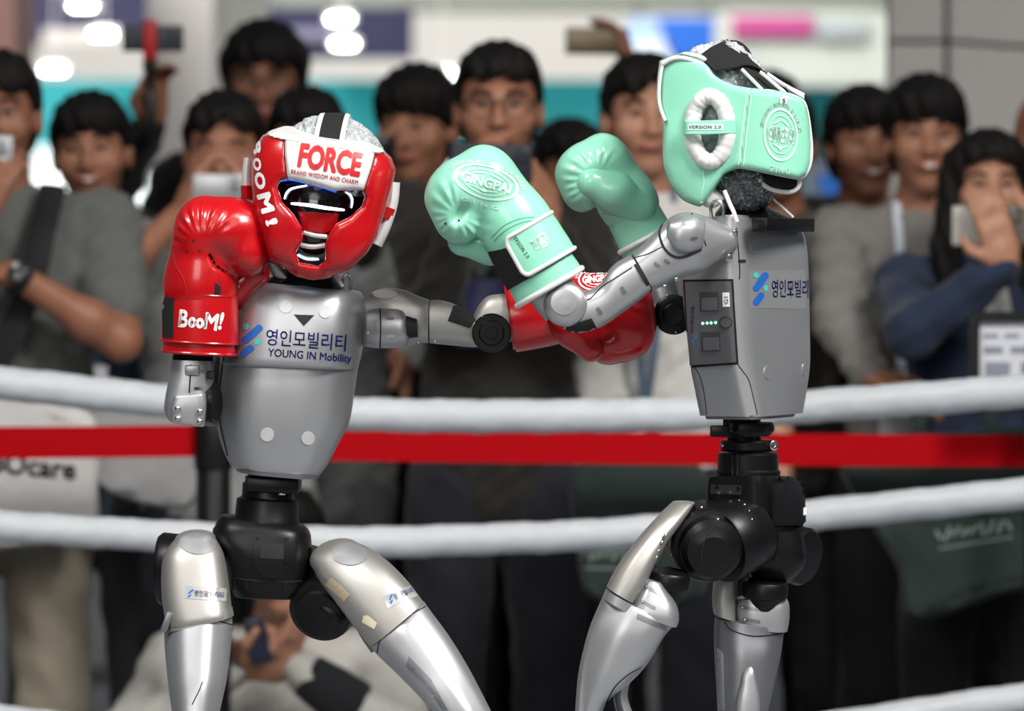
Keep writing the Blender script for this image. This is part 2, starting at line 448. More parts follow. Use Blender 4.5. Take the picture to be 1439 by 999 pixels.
panelthing('hanging_banner', 'navy banner with pale stripe hanging above the selfie stick', 'banner', q(28, -45, 208, 62), 11.5, 11.55, navy,
           parts=[('stripe', q(60, 40, 175, 62), 11.46, 11.5, wallg)])
panelthing('hanging_banner', 'navy banner with grey stripe hanging behind the tall man', 'banner', q(376, 10, 580, 82), 11.5, 11.55, navy,
           parts=[('stripe', q(380, 40, 470, 56), 11.46, 11.5, mat('stripe_lilac', '77748c', 0.6))])
panelthing('overhead_beam', 'grey-green overhead beam along the top of the booths', 'beam', q(372, -60, 1248, 14), 11.68, 11.9, mat('beam_olive', '7c8078', 0.6))
panelthing('booth_pillar', 'wide pale grey booth pillar behind the selfie stick', 'pillar', q(206, -300, 300, 800), 7.5, 8.2, mat('pillar_grey', 'c6c3c0', 0.6, var=0.03, vscale=2),
           parts=[('side_face', q(300, -300, 372, 800), 7.9, 8.2, mat('pillar_pale', 'c9cdc6', 0.6, var=0.03, vscale=2))])
panelthing('booth_pillar', 'narrow brown pillar at the far edge beside the crowd', 'pillar', q(-40, -300, 22, 800), 7.0, 7.5, mat('pillar_brown', '80605a', 0.7))
panelthing('blue_poster', 'blue and white poster sign above the raised phone', 'sign', q(884, 24, 1004, 104), 11.2, 11.26, mat('poster_pale_blue', '9fbce0', 0.6, var=0.1, vscale=3),
           parts=[('blue_field', [(925, 26), (1002, 26), (1002, 70), (955, 84), (938, 60)], 11.14, 11.2, mat('poster_blue', '1f63c8', 0.6)), ('white_field', [(890, 60), (930, 52), (950, 98), (888, 100)], 11.14, 11.2, mat('poster_white', 'd5dfec', 0.6))])
panelthing('pale_sign_board', 'pale booth board with magenta and grey bars', 'sign', q(1004, 16, 1250, 118), 11.6, 11.66, mat('board_pale', 'c6cec6', 0.6, var=0.03, vscale=2),
           parts=[('magenta_bar', q(1030, 22, 1142, 50), 11.55, 11.6, mat('bar_magenta', 'b84a88', 0.6)), ('grey_bar', q(1148, 25, 1216, 54), 11.55, 11.6, mat('bar_grey', 'aab2b4', 0.6))])
panelthing('display_board', 'blue and white display board behind the two smiling men', 'sign', q(1135, 228, 1212, 330), 6.0, 6.05, mat('board_white', 'd6dde0', 0.5),
           parts=[('blue_field', [(1150, 246), (1200, 240), (1206, 282), (1160, 290)], 5.96, 6.0, mat('board_blue', '2f7fe0', 0.5)), ('pink_field', q(1160, 205, 1200, 232), 5.96, 6.0, mat('board_pink', 'c98c98', 0.5)), ('stand', q(1165, 330, 1180, 1021), 6.0, 6.05, dark)])
# grey partition of separate panels
part = struct('wall_right', slab(q(1250, -380, 2000, 1010), 4.6, 4.7), mat('partition_seam', '8e8b89', 0.6), 'pale grey panelled partition wall')
for i, (x0, y0, x1, y1) in enumerate([(1250, -380, 1326, 56), (1250, 62, 1326, 1010), (1334, -380, 1660, 56), (1334, 62, 1660, 1010), (1668, -380, 2000, 56), (1668, 62, 2000, 1010)]):
    dy = 10 if i % 2 == 0 and i > 0 else 0
    pl = [(x0, y0 + (dy if i == 3 else 0)), (x1, y0), (x1, y1 + (26 if i == 2 else 0)), (x0, y1)] if i != 3 else [(x0, y0), (x1, y0 + 26), (x1, y1), (x0, y1)]
    obj('panel', slab(pl, 4.52, 4.6, 0.004), wallg, part, smooth=False)
# small lamps glowing out of focus above the booths
for i, (x, y, lab) in enumerate([(116, 8, 'bright lamp at the top edge above the navy banner'), (144, 48, 'bright lamp beside the raised phone on the selfie stick'), (75, 98, 'bright lamp above the smiling man in denim'),
                                 (478, 27, 'upper of the two bright lamps on the navy banner'), (484, 62, 'lower of the two bright lamps on the navy banner'), (622, 104, 'bright lamp above the man in dark top')]):
    d = 11.0
    t = thing('ceiling_lamp', lab, 'lamp', W(x, y, d), 'small lamps over the booths')
    c = W(x, y, d)
    obj('lens', rbox(c, (0.042, 0.012, 0.006), b=0.007), lampm, t)
    obj('housing', rbox(c + Vector((0, 0.045, 0.006)), (0.058, 0.032, 0.02), b=0.006), wallw, t)
    obj('hanger', cyl(c + Vector((0, 0.05, 0.02)), c + Vector((0, 0.05, 0.9)), 0.004, k=8), wallw, t)

# ================================================================== ring ropes, corner posts, belt barrier
ropem = mat('rope_wrap', 'b4b8bd', 0.5, var=0.06, vscale=25, bump=0.5, bscale=16, bdist=0.006, stretch=(1, 2.2, 2.2), coat=0.15)
def rope(pts, d, r, label):
    P = spl([W(x, y, d + dd) for x, y, dd in pts], 40)
    V, Fc = tube(P, r, 24)
    k = 24; out = []
    for i in range(len(P)):
        for j in range(k):
            p = Vector(V[i * k + j]); a = 2 * math.pi * j / k; s = P[i].x
            w = 1 + 0.028 * math.sin(a * 1 + s * 55) + 0.016 * math.sin(a * 3 + s * 120) + 0.008 * math.sin(s * 211 + a * 2)
            out.append(P[i] + (p - P[i]) * w)
    t = thing('ring_rope', label, 'rope', P[0], 'white ropes of the boxing ring')
    obj('wrapped_rope', (out, Fc), ropem, t)
    for e in (0, -1):
        c = P[e]; o = -1 if e == 0 else 1
        obj('turnbuckle', cyl(c - Vector((o * 0.02, 0, 0)), c + Vector((o * 0.09, 0, 0)), 0.022, k=16), black, t)
rope([(-1000, 445, 0), (-400, 497, 0), (0, 538, 0), (230, 563, 0), (500, 582, 0), (760, 585, 0), (980, 581, 0), (1140, 571, 0), (1439, 549, -.1), (1900, 505, -.2), (2400, 450, -.3)], 1.45, 0.0295, 'topmost white wrapped ring rope above the red belt')
rope([(-1000, 660, 0), (-400, 705, 0), (0, 739, 0), (230, 753, 0), (480, 762, 0), (700, 757, 0), (870, 749, 0), (1140, 724, 0), (1439, 693, -.1), (1900, 640, -.2), (2400, 580, -.3)], 1.45, 0.0275, 'white wrapped ring rope passing behind the silver thighs')
rope([(-1000, 915, 0), (-400, 962, 0), (0, 1012, 0), (230, 1040, 0), (500, 1056, 0), (760, 1056, 0), (980, 1042, 0), (1140, 1026, 0), (1439, 982, -.1), (1900, 925, -.2), (2400, 860, -.3)], 1.45, 0.0275, 'lowest white ring rope crossing the bottom corner')
postm = mat('post_steel', '2c2d30', 0.4, metal=0.5)
for x, dd, lab in ((-1125, 0, 'corner post at the far end of the ropes beside the grey shirted crowd'), (2530, -.3, 'corner post at the far end of the ropes beside the sign board')):
    b = W(x, 900, 1.45 + dd); t = thing('corner_post', lab, 'post', (b.x, b.y, 0.295))
    obj('pole', cyl((b.x, b.y, 0.295), (b.x, b.y, 1.42), 0.045), postm, t)
    obj('base_plate', cyl((b.x, b.y, 0.295), (b.x, b.y, 0.31), 0.12), postm, t)
    obj('cap', cyl((b.x, b.y, 1.42), (b.x, b.y, 1.45), 0.05), black, t)
beltm = mat('belt_red', 'a5040f', 0.8, spec=0.1, var=0.08, vscale=300, bump=0.2, bscale=900)
def belt(p0, p1, sag=0.0):
    n = 24; V = []; Fc = []
    hw, th = 0.0295, 0.0012
    for i in range(n + 1):
        t = i / n; c = p0.lerp(p1, t) - Vector((0, 0, sag * 4 * t * (1 - t)))
        V += [c + Vector((0, -th, -hw)), c + Vector((0, -th, hw)), c + Vector((0, th, hw)), c + Vector((0, th, -hw))]
    for i in range(n):
        for j in range(4): Fc.append([i * 4 + j, i * 4 + (j + 1) % 4, i * 4 + 4 + (j + 1) % 4, i * 4 + 4 + j])
    return V, Fc
def stanchion(px, py, d, label, to=None):
    c = W(px, py, d); t = thing('belt_stanchion', label, 'stanchion', (c.x, c.y, 0), 'belt barrier posts')
    obj('base', lathe((c.x, c.y, 0), (0, 0, 1), [(0, 0.17), (0.012, 0.17), (0.025, 0.15), (0.035, 0.04), (0.05, 0.03)]), black, t)
    obj('pole', cyl((c.x, c.y, 0.03), (c.x, c.y, c.z + 0.02), 0.032), black, t)
    obj('belt_head', cyl((c.x, c.y, c.z - 0.05), (c.x, c.y, c.z + 0.055), 0.036), black, t)
    if to: obj('belt', belt(c, W(*to), 0.004), beltm, t, smooth=False, label='red fabric belt')
    return t
stanchion(-820, 622, 1.86, 'black belt barrier post beyond the grey shirted man', to=(300, 619, 1.86))
stanchion(300, 622, 1.86, 'black belt barrier post behind the red gloved robot', to=(1720, 634, 1.86))
stanchion(1720, 634, 1.86, 'black belt barrier post beyond the denim jacketed woman')
# ================================================================== the crowd
SKIN = [mat('skin_a', '9c6b53', 0.5, var=0.06, vscale=30), mat('skin_b', '8a5c46', 0.5, var=0.06, vscale=30), mat('skin_c', 'ab7b63', 0.5, var=0.06, vscale=30)]
hairm = mat('hair_black', '0f0c0b', 0.62, var=0.3, vscale=60, bump=0.6, bscale=160, bdist=0.004, stretch=(3, 3, 0.6), spec=0.25)
eyew = mat('eye_white', '9a8e86', 0.5); iris = mat('iris_dark', '1a0f0a', 0.2); lipm = mat('lips', '9a5a50', 0.45); tooth = mat('teeth', 'e4ded4', 0.3)
shoem = mat('shoe_dark', '1b1b1d', 0.6)
def cloth(name, c, **k):
    a = dict(rough=0.9, var=0.12, vscale=18, bump=0.5, bscale=30, bdist=0.008, sheen=0.1); a.update(k); return mat(name, c, **a)
def ico(c, r, rot=None, k=2):
    bm = bmesh.new(); bmesh.ops.create_icosphere(bm, subdivisions=k, radius=1.0); bmesh.ops.scale(bm, vec=r, verts=bm.verts)
    M = Matrix.Translation(Vector(c)) @ (rot.to_4x4() if rot is not None else Matrix.Identity(4)); bm.transform(M)
    bm.verts.index_update(); o = [v.co.copy() for v in bm.verts], [[v.index for v in f.verts] for f in bm.faces]; bm.free(); return o
def ik(S, T, l1, l2, hint):
    D = T - S; L = D.length; mx = (l1 + l2) * 0.995
    if L > mx: T = S + D * (mx / L); D = T - S; L = mx
    L = max(L, abs(l1 - l2) + 0.01)
    a = (l1 * l1 - l2 * l2 + L * L) / (2 * L); hgt = math.sqrt(max(l1 * l1 - a * a, 0)); n = D.normalized()
    hv = Vector(hint); hv = (hv - n * n.dot(hv)); hv = hv.normalized() if hv.length > 1e-4 else Vector((0, 0, -1))
    return S + n * a + hv * hgt, T
def hand(vol, Wr, fd, pn, side, curl=0.9, s=1.0):
    """palm, four unequal bent fingers and a thumb; fd finger direction, pn palm normal, side = towards the thumb"""
    fd = Vector(fd).normalized(); pn = Vector(pn); pn = (pn - fd * fd.dot(pn)).normalized(); sd = Vector(side); sd = (sd - fd * fd.dot(sd) - pn * pn.dot(sd)).normalized()
    vol.cap(Wr, Wr + fd * 0.03 * s, 0.026 * s, 0.03 * s, 0.01, flat=(pn, 0.75))
    vol.box(Wr + fd * 0.055 * s, (0.040 * s, 0.015 * s, 0.044 * s), 0.014 * s, 0.012, rot=Matrix((sd, pn, fd)).transposed())
    for i, (off, ln) in enumerate(((0.030, 0.070), (0.010, 0.078), (-0.010, 0.073), (-0.029, 0.058))):
        p = Wr + fd * 0.092 * s + sd * off * s; d = fd.copy(); a = 0.25 + curl * 0.25
        for seg, f in enumerate((0.45, 0.32, 0.23)):
            ang = curl * (0.55 if seg == 0 else 0.8)
            d = (d * math.cos(ang) + pn * math.sin(ang) * 1.0).normalized() if seg or curl > 0.3 else d
            e = p + d * ln * f * s; vol.cap(p, e, 0.0095 * s - seg * 0.0007, 0.0088 * s - seg * 0.0007, 0.004); p = e
    p = Wr + fd * 0.025 * s + sd * 0.034 * s; d = (fd * 0.75 + sd * 0.75 + pn * 0.25).normalized(); e = p + d * 0.042 * s
    vol.cap(p, e, 0.0135 * s, 0.011 * s, 0.01); d2 = (fd * 0.95 + sd * 0.15 + pn * (0.3 + 0.3 * curl)).normalized(); vol.cap(e, e + d2 * 0.032 * s, 0.011 * s, 0.009 * s, 0.004)
def lobe(x, lo, hi):  # smooth 0..1
    t = np.clip((x - lo) / (hi - lo), 0, 1); return t * t * (3 - 2 * t)
def person(px, top, d, label, shirt, pants, sleeve='short', yaw=0, hyaw=0, hpitch=0, hroll=0, skin=0, bangs=0.045, hair='short', smile=False, glasses=False,
           rh=None, lh=None, squat=False, jacket=None, hs=1.0, lean=0.0, bulk=1.0, tuck=0.0, hairk=1.0):
    """person facing the camera at yaw 0. rh/lh: (wrist px, py, d, finger dir, palm normal, thumb side, curl, elbow hint) for the hand on the viewer's left / right"""
    tp = W(px, top, d); H = tp.z; s = 1.0 if squat else min(max(H / 1.72, 0.9), 1.08)
    if squat: H0 = H
    ax = Vector((tp.x, tp.y, 0)); Y = Matrix.Rotation(R(yaw), 3, 'Z')
    def L(x, y, z): return ax + Y @ Vector((x, y, 0)) + Vector((0, 0, z))
    sk = SKIN[skin]
    t = thing('person', label, 'person', ax)
    hc = L(0, -0.02 * s - lean, H - 0.118 * s * hs)
    HR = (Matrix.Rotation(R(yaw + hyaw), 3, 'Z') @ Matrix.Rotation(R(hroll), 3, 'Y') @ Matrix.Rotation(R(-hpitch), 3, 'X'))
    def Hd(x, y, z): return hc + HR @ (Vector((x, y, z)) * s * hs)
    q = s * hs
    nb = L(0, 0.02 - lean * 0.5, H - 0.285 * s); shz = H - 0.325 * s
    SL, SR = L(-0.178 * s * bulk, 0.02 - lean * 0.4, shz), L(0.178 * s * bulk, 0.02 - lean * 0.4, shz)
    hipz = H - 0.86 * s if not squat else H - 0.80 * s
    arms = []
    for sgn, S, hp in ((-1, SL, rh), (1, SR, lh)):
        if hp is None:
            T = L(sgn * 0.27 * s, -0.03, shz - 0.50 * s); hp = (None, None, None, (0.05 * sgn, -0.15, -1), (-sgn, 0, 0), (0, -1, 0), 0.35, Y @ Vector((sgn * 0.5, 1, 0)))
        else:
            T = W(*hp[:3])
        E, T = ik(S, T, 0.285 * s, 0.25 * s, hp[7] if len(hp) > 7 else (sgn * 0.6, 0.1, -1))
        arms.append((S, E, T, hp))
    pts = [hc] + [p for a in arms for p in a[:3]]
    lo = np.min([tuple(p) for p in pts], 0) - 0.2; hi = np.max([tuple(p) for p in pts], 0) + 0.2
    lo[2] = min(lo[2], shz - 0.25)
    vol = Vol(lo, hi, 0.0068)
    # head
    vol.ell(Hd(0, 0.012, 0.032), (0.075 * q, 0.094 * q, 0.086 * q), 0.01, HR)
    vol.ell(Hd(0, -0.018, -0.032), (0.063 * q, 0.070 * q, 0.080 * q), 0.03, HR)
    vol.ell(Hd(0, -0.058, -0.094), (0.028 * q, 0.024 * q, 0.021 * q), 0.025, HR)
    for x in (-1, 1):
        vol.ell(Hd(x * 0.042, -0.06, -0.022), (0.027 * q, 0.025 * q, 0.028 * q), 0.02, HR)
        vol.ell(Hd(x * 0.031, -0.092, 0.008), (0.018 * q, 0.012 * q, 0.010 * q), 0.012, HR, 'sub')
        vol.ell(Hd(x * 0.079, 0.012, -0.008), (0.009 * q, 0.021 * q, 0.032 * q), 0.008, HR)
        vol.ell(Hd(x * 0.012, -0.094, -0.03), (0.009 * q, 0.010 * q, 0.008 * q), 0.006, HR)
    vol.cap(Hd(0, -0.085, 0.012), Hd(0, -0.103, -0.027), 0.009 * q, 0.0125 * q, 0.012)
    vol.cap(Hd(-0.036, -0.080, 0.026), Hd(0.036, -0.080, 0.026), 0.010 * q, k=0.02)
    vol.ell(Hd(0, -0.084, -0.058), (0.026 * q, 0.012 * q, 0.013 * q), 0.012, HR)
    # neck, trunk, arms, hands
    vol.cap(Hd(0, 0.018, -0.075), nb, 0.052 * s, 0.06 * s, 0.02)
    vol.ell(L(0, 0.015, shz - 0.13), (0.14 * s, 0.085 * s, 0.2 * s), 0.03)
    vol.cap(SL, SR, 0.045 * s, k=0.03); vol.cap(nb, nb - Vector((0, 0, 0.08)), 0.06 * s, 0.08 * s, 0.04)
    for S, E, T, hp in arms:
        vol.cap(S, E, 0.046 * s, 0.039 * s, 0.02); vol.cap(E, T, 0.040 * s, 0.0255 * s, 0.015)
        vol.ell(E.lerp(T, 0.3), (0.042 * s,) * 3, 0.02)
        hand(vol, T, hp[3], hp[4], hp[5], hp[6], s)
    body = obj('body', vol.mesh(), sk, t)
    # face
    for x in (-1, 1):
        e = obj('eye', ico(Hd(x * 0.031, -0.083, 0.008), (0.0135 * q, 0.007 * q, 0.0032 * q if smile else 0.0044 * q), HR), eyew, body)
        obj('iris', ico(Hd(x * 0.031, -0.0885, 0.008), (0.0078 * q, 0.003 * q, 0.0046 * q), HR, 1), iris, e)
        obj('eyebrow', tube([Hd(x * 0.014, -0.094, 0.028), Hd(x * 0.033, -0.093, 0.034), Hd(x * 0.05, -0.08, 0.028)], 0.0038 * q, 6), hairm, body)
    mw = 0.03 if smile else 0.024
    obj('mouth', tube(spl([Hd(-mw, -0.084, -0.056 + (0.006 if smile else 0)), Hd(-mw * 0.4, -0.0955, -0.0585), Hd(mw * 0.4, -0.0955, -0.0585), Hd(mw, -0.084, -0.056 + (0.006 if smile else 0))], 4), [0.003 * q] + [0.0066 * q] * 11 + [0.003 * q], 8), lipm, body)
    if smile: obj('teeth', tube(spl([Hd(-mw * 0.8, -0.089, -0.055), Hd(0, -0.1015, -0.0585), Hd(mw * 0.8, -0.089, -0.055)], 4), 0.0042 * q, 6), tooth, body)
    if glasses:
        g = []
        for x in (-1, 1):
            c = [Hd(x * 0.034 + 0.027 * math.cos(a), -0.103 + 0.004 * abs(math.cos(a)), 0.006 + 0.021 * math.sin(a)) for a in [2 * math.pi * k / 20 for k in range(20)]]
            g.append(tube(c, 0.0017 * q, 6, closed=True)); g.append(tube([Hd(x * 0.061, -0.1, 0.01), Hd(x * 0.078, -0.06, 0.012), Hd(x * 0.082, 0.01, 0.01)], 0.0016 * q, 6))
        g.append(tube([Hd(-0.008, -0.104, 0.01), Hd(0, -0.107, 0.013), Hd(0.008, -0.104, 0.01)], 0.0017 * q, 6))
        obj('glasses', join(*g), black, t)
    # hair
    hv = Vol((-0.15, -0.16, -0.42 if hair == 'long' else -0.15), (0.15, 0.17, 0.17), 0.006, Matrix.Translation(hc) @ (HR * q).to_4x4())
    hv.ell((0, 0.014, 0.042), (0.0865 * hairk, 0.106, 0.092 * hairk), 0.01)
    hv.ell((0, -0.045, 0.075), (0.070, 0.055, 0.045), 0.03)
    hv.ell((0, 0.05, -0.02), (0.075, 0.062, 0.075), 0.03)
    def below(X, Yy, Z):
        wob = 0.007 * np.sin(X * 95 + 1) + 0.004 * np.sin(X * 260)
        zc = (bangs + wob) * (1 - lobe(Yy, -0.055, 0.0)) + (-0.012) * lobe(Yy, -0.055, 0.0)
        zc = zc * (1 - lobe(Yy, 0.0, 0.06)) + (-0.085) * lobe(Yy, 0.0, 0.06)
        if hair == 'part': zc = zc + 0.03 * (1 - np.clip(np.abs(X - 0.01) / 0.045, 0, 1)) * (1 - lobe(Yy, -0.05, 0))
        if hair == 'long': zc = np.where(np.abs(X) > 0.055, -0.5, np.where(Yy > 0.0, -0.5, bangs + 0.02 * (1 - np.clip(np.abs(X) / 0.05, 0, 1)))) 
        return (Z - zc)
    if hair == 'long':
        for x in (-1, 1):
            hv.cap((x * 0.07, -0.01, 0.05), (x * 0.085, -0.015, -0.12), 0.038, 0.042, 0.03); hv.cap((x * 0.085, -0.015, -0.12), (x * 0.10, -0.03, -0.34), 0.042, 0.03, 0.02)
        hv.cap((0, 0.06, 0), (0, 0.07, -0.3), 0.085, 0.075, 0.03)
    hv.fn(lambda X, Yy, Z: below(X, Yy, Z), 0.006, 'sub')
    X, Yy, Z = hv.grid(); hv.F += (0.0025 * np.sin(X * 190 + Z * 60 + Yy * 40) + 0.002 * np.sin(X * 80 - Yy * 150 + Z * 30)).astype(np.float32)
    obj('hair', hv.mesh(), hairm, t)
    # clothes
    lo2 = lo.copy(); lo2[2] = min(hipz - 0.16, lo[2]); sv = Vol(lo2 - 0.02, hi + 0.02, 0.0105)
    b = bulk
    sv.ell(L(0, 0.015 - lean * 0.2, shz - 0.14 * s), (0.178 * s * b, 0.118 * s * b, 0.21 * s), 0.03)
    sv.ell(L(0, 0.01, shz - 0.36 * s), (0.165 * s * b, 0.112 * s * b, 0.20 * s), 0.05)
    sv.ell(L(0, 0.015, hipz + 0.02), (0.175 * s * b, 0.12 * s * b, 0.16 * s), 0.05)
    sv.cap(SL, SR, 0.062 * s, k=0.04); sv.cap(nb, nb - Vector((0, 0, 0.07)), 0.062 * s, 0.10 * s, 0.04)
    for S, E, T, hp in arms:
        if sleeve == 'short': sv.cap(S, S.lerp(E, 0.72), 0.064 * s, 0.062 * s, 0.03)
        else: sv.cap(S, E, 0.064 * s, 0.054 * s, 0.03); sv.cap(E, E.lerp(T, 0.93), 0.054 * s, 0.039 * s, 0.02)
    sv.ell(nb + Vector((0, 0, 0.055)), (0.062 * s, 0.062 * s, 0.06 * s), 0.01, op='sub')
    X, Yy, Z = sv.grid(); sv.F += (0.004 * np.sin(Z * 60 + X * 35) * np.sin(X * 40 + Yy * 50) + 0.003 * np.sin(Z * 130 - X * 90)).astype(np.float32)
    if not squat: sv.fn(lambda X, Yy, Z: Z - (hipz - 0.06 * s), 0.004, 'sub')
    shirt_o = obj('jacket' if jacket else 'shirt', sv.mesh(), shirt, t)
    if jacket: obj('undershirt', ico(L(0, -0.075 * b * s, shz - 0.12 * s), (0.05 * s, 0.055 * s, 0.17 * s), Y), jacket, t)
    pv_lo = (ax.x - 0.4, ax.y - 0.75, -0.01); pv_hi = (ax.x + 0.4, ax.y + 0.4, hipz + 0.2)
    pv = Vol(pv_lo, pv_hi, 0.014)
    pv.ell(L(0, 0.015, hipz), (0.165 * s * b, 0.115 * s * b, 0.13 * s), 0.03)
    for x in (-1, 1):
        if squat:
            K = L(x * 0.17, -0.42, hipz + 0.22); A = L(x * 0.13, -0.30, 0.09)
        else: K = L(x * 0.105, -0.005, hipz * 0.53); A = L(x * 0.11, 0.02, 0.09)
        Hh = L(x * 0.09, 0.01, hipz)
        pv.cap(Hh, K, 0.095 * s, 0.07 * s, 0.03); pv.cap(K, A, 0.072 * s, 0.055 * s, 0.02)
        sh = Vol(np.array(A) - (0.12, 0.3, 0.1), np.array(A) + (0.12, 0.15, 0.08), 0.012)
        sh.cap(A + Y @ Vector((0, 0.03, -0.045)), A + Y @ Vector((x * 0.02, -0.15, -0.055)), 0.045, 0.036, 0.02); sh.fn(lambda X, Yy, Z: Z - 0.003, 0.002, 'sub')
        obj('shoe', sh.mesh(), shoem, t)
    X, Yy, Z = pv.grid(); pv.F += (0.005 * np.sin(Z * 45 + X * 60) * np.sin(Yy * 40 + Z * 20)).astype(np.float32)
    obj('trousers', pv.mesh(), pants, t)
    t['_'] = 0; del t['_']
    return dict(root=t, body=body, L=L, shz=shz, s=s, nb=nb, arms=arms)

def phone(px, py, d, w, h, label, m, roll=0, yaw=0, lenses=2, front=True):
    c = W(px, py, d); rot = Matrix.Rotation(R(roll), 3, 'Y') @ Matrix.Rotation(R(yaw), 3, 'Z')
    t = thing('smartphone', label, 'phone', c)
    obj('case', rbox(c, (w / 2, 0.0045, h / 2), rot, 0.004, 3), m, t)
    obj('screen', rbox(c + rot @ Vector((0, 0.0047, 0)), (w / 2 - 0.004, 0.0006, h / 2 - 0.004), rot, 0), black, t)
    o = Vector((w / 2 - 0.02, -0.0055, h / 2 - 0.02)) if w > h else Vector((w / 2 - 0.02, -0.0055, h / 2 - 0.022))
    cm = obj('camera_bump', rbox(c + rot @ o, (0.014, 0.002, 0.016), rot, 0.0015), m, t)
    for k in range(lenses):
        p = c + rot @ (o + Vector((-0.001, -0.002, 0.007 - k * 0.014))); obj('lens', lathe(p, rot @ Vector((0, -1, 0)), [(0, 0.005), (0.001, 0.005), (0.001, 0.0035), (0.0006, 0.001)], 14), black, cm)
    return t
def lanyard(p, label, m, badge, drop=0.36, dx=0.0):
    L, shz, s = p['L'], p['shz'], p['s']; t = thing('lanyard', label, 'lanyard', L(dx, -0.13, shz - drop))
    a, bq = L(-0.06 * s, -0.02, shz + 0.075 * s), L(0.06 * s, -0.02, shz + 0.075 * s); m1 = L(dx, -0.15 * s, shz - drop + 0.07)
    for e in (a, bq): obj('strap', tube(spl([e, e.lerp(m1, 0.4) + Vector((0, -0.05, 0)), m1], 8), 0.008, 8, flat=0.2, nrm=(0, 1, 0)), m, t)
    obj('badge', rbox(L(dx, -0.155 * s, shz - drop), (0.045, 0.002, 0.065), b=0.002), badge, t)
    return t

grey_t = cloth('shirt_grey_melange', '5a5c59'); lgrey = cloth('shirt_light_grey', '929493'); denim = cloth('shirt_denim', '5d7388'); darkb = cloth('top_dark', '171513')
olive = cloth('jacket_olive_black', '1d1a16'); whitet = cloth('shirt_white', 'c8c6c2'); sweat = cloth('sweater_grey', '7b7874'); navyj = cloth('denim_navy', '1e2940')
brownj = cloth('jacket_brown', '413b34'); blackc = cloth('jacket_black', '121214'); hood = cloth('hoodie_white', 'b4b2ad')
beige = cloth('trousers_beige', '8d8575'); greyp = cloth('trousers_grey', '6f6e6f'); navyp = cloth('trousers_navy', '14161f'); blackp = cloth('trousers_black', '101013'); paleb = cloth('trousers_pale_beige', 'a29c91')
strapm = mat('strap_black', '141416', 0.8); badgem = mat('badge_blue', '2b2f66', 0.4); badgew = mat('badge_white', 'd9dade', 0.4); lanw = mat('lanyard_pale', 'ccd4e0', 0.7); lanb = mat('lanyard_blue', '46566a', 0.7)
DN = (0, 0, -1); UP = (0, 0, 1); TC = (0, -1, 0); AW = (0, 1, 0); RT = (1, 0, 0); LF = (-1, 0, 0)

p1 = person(-2, 80, 2.30, 'person in grey T-shirt at the frame edge with black shoulder strap', grey_t, beige, bulk=1.18, skin=1, bangs=0.05,
            rh=(-34, 306, 2.02, (0.5, 0, 1), (0.3, 1, 0), UP, 0.7), lh=(18, 385, 2.06, (-1, -0.1, -0.05), DN, (0, -1, 0.3), 0.6, (1, 0.2, -0.9)))
phone(0, 222, 2.03, 0.05, 0.085, 'pale phone held up by the person at the frame edge', mat('phone_silver', 'a9abad', 0.35, metal=0.4), lenses=2)
wt = thing('wristwatch', 'black wristwatch on the arm of the grey T-shirt person', 'watch', W(26, 384, 2.06))
wa = p1['arms'][1]; wd = (wa[2] - wa[1]).normalized(); wp = wa[1].lerp(wa[2], 0.93)
obj('band', cyl(wp - wd * 0.011, wp + wd * 0.011, 0.034), strapm, wt); obj('watch_face', cyl(wp + Vector((0, -0.032, 0.01)), wp + Vector((0, -0.043, 0.012)), 0.02), mat('watch_glass', '2a2c30', 0.15), wt)
stp = thing('shoulder_strap', 'black crossbody strap over the grey T-shirt', 'strap', W(40, 500, 2.15))
obj('webbing', tube(spl([W(75, 260, 2.24), W(58, 330, 2.14), W(40, 410, 2.12), W(0, 500, 2.12), W(-30, 560, 2.16)], 8), 0.026, 8, flat=0.12, nrm=(0, 1, 0)), strapm, stp)
obj('bag_pouch', rbox(W(-70, 600, 2.14), (0.11, 0.035, 0.08), b=0.02), strapm, stp)
p2 = person(130, 138, 2.8, 'smiling man in blue denim shirt with black fringe', denim, greyp, skin=0, bangs=0.038, smile=True, hairk=1.03, hroll=-3)
lanyard(p2, 'pale lanyard around the neck of the smiling man in denim', lanw, badgew, drop=0.30)
p3 = person(322, 158, 3.3, 'person in black jacket raising a selfie stick, face hidden behind another head', blackc, blackp, sleeve='long', skin=1,
            rh=(213, 176, 2.95, (0.05, -0.1, 1), (0.6, -0.6, 0), (0.3, -1, 0), 1.1, (-0.9, 0.2, -0.8)))
ss = thing('selfie_stick', 'black selfie stick with red phone clamp', 'selfie stick', W(211, 180, 2.94))
obj('grip', cyl(W(212, 195, 2.90), W(211, 126, 2.90), 0.013), black, ss); obj('shaft', cyl(W(211, 126, 2.90), W(211, 84, 2.90), 0.009), black, ss); obj('joint', cyl(W(211, 100, 2.89), W(211, 84, 2.89), 0.016), black, ss)
obj('clamp', rbox(W(211, 56, 2.875), (0.0145, 0.012, 0.042), b=0.005), mat('clamp_red', 'a8141a', 0.5), ss)
phone(215, 54, 2.90, 0.128, 0.055, 'dark phone clamped sideways on the selfie stick', mat('phone_slate', '2a3038', 0.4))
p4 = person(316, 136, 2.58, 'man in pale grey T-shirt filming with a silver phone beside the red headgear', lgrey, navyp, skin=0, bangs=0.05, hair='part', hpitch=-6, bulk=1.1,
            rh=(258, 296, 2.3, (0.35, -0.1, 1), (1, 0.3, 0), UP, 0.6, (-1, 0, -1)), lh=(360, 296, 2.3, (-0.35, -0.1, 1), (-1, 0.3, 0), UP, 0.6, (0.3, 0, -1)))
phone(308, 262, 2.26, 0.105, 0.05, 'silver phone held sideways by the man in pale grey', mat('phone_silver2', 'a9abad', 0.3, metal=0.4))
p5 = person(372, 42, 3.5, 'tall man with glasses standing behind the others', darkb, blackp, skin=1, bangs=0.04, glasses=True, hairk=1.1)
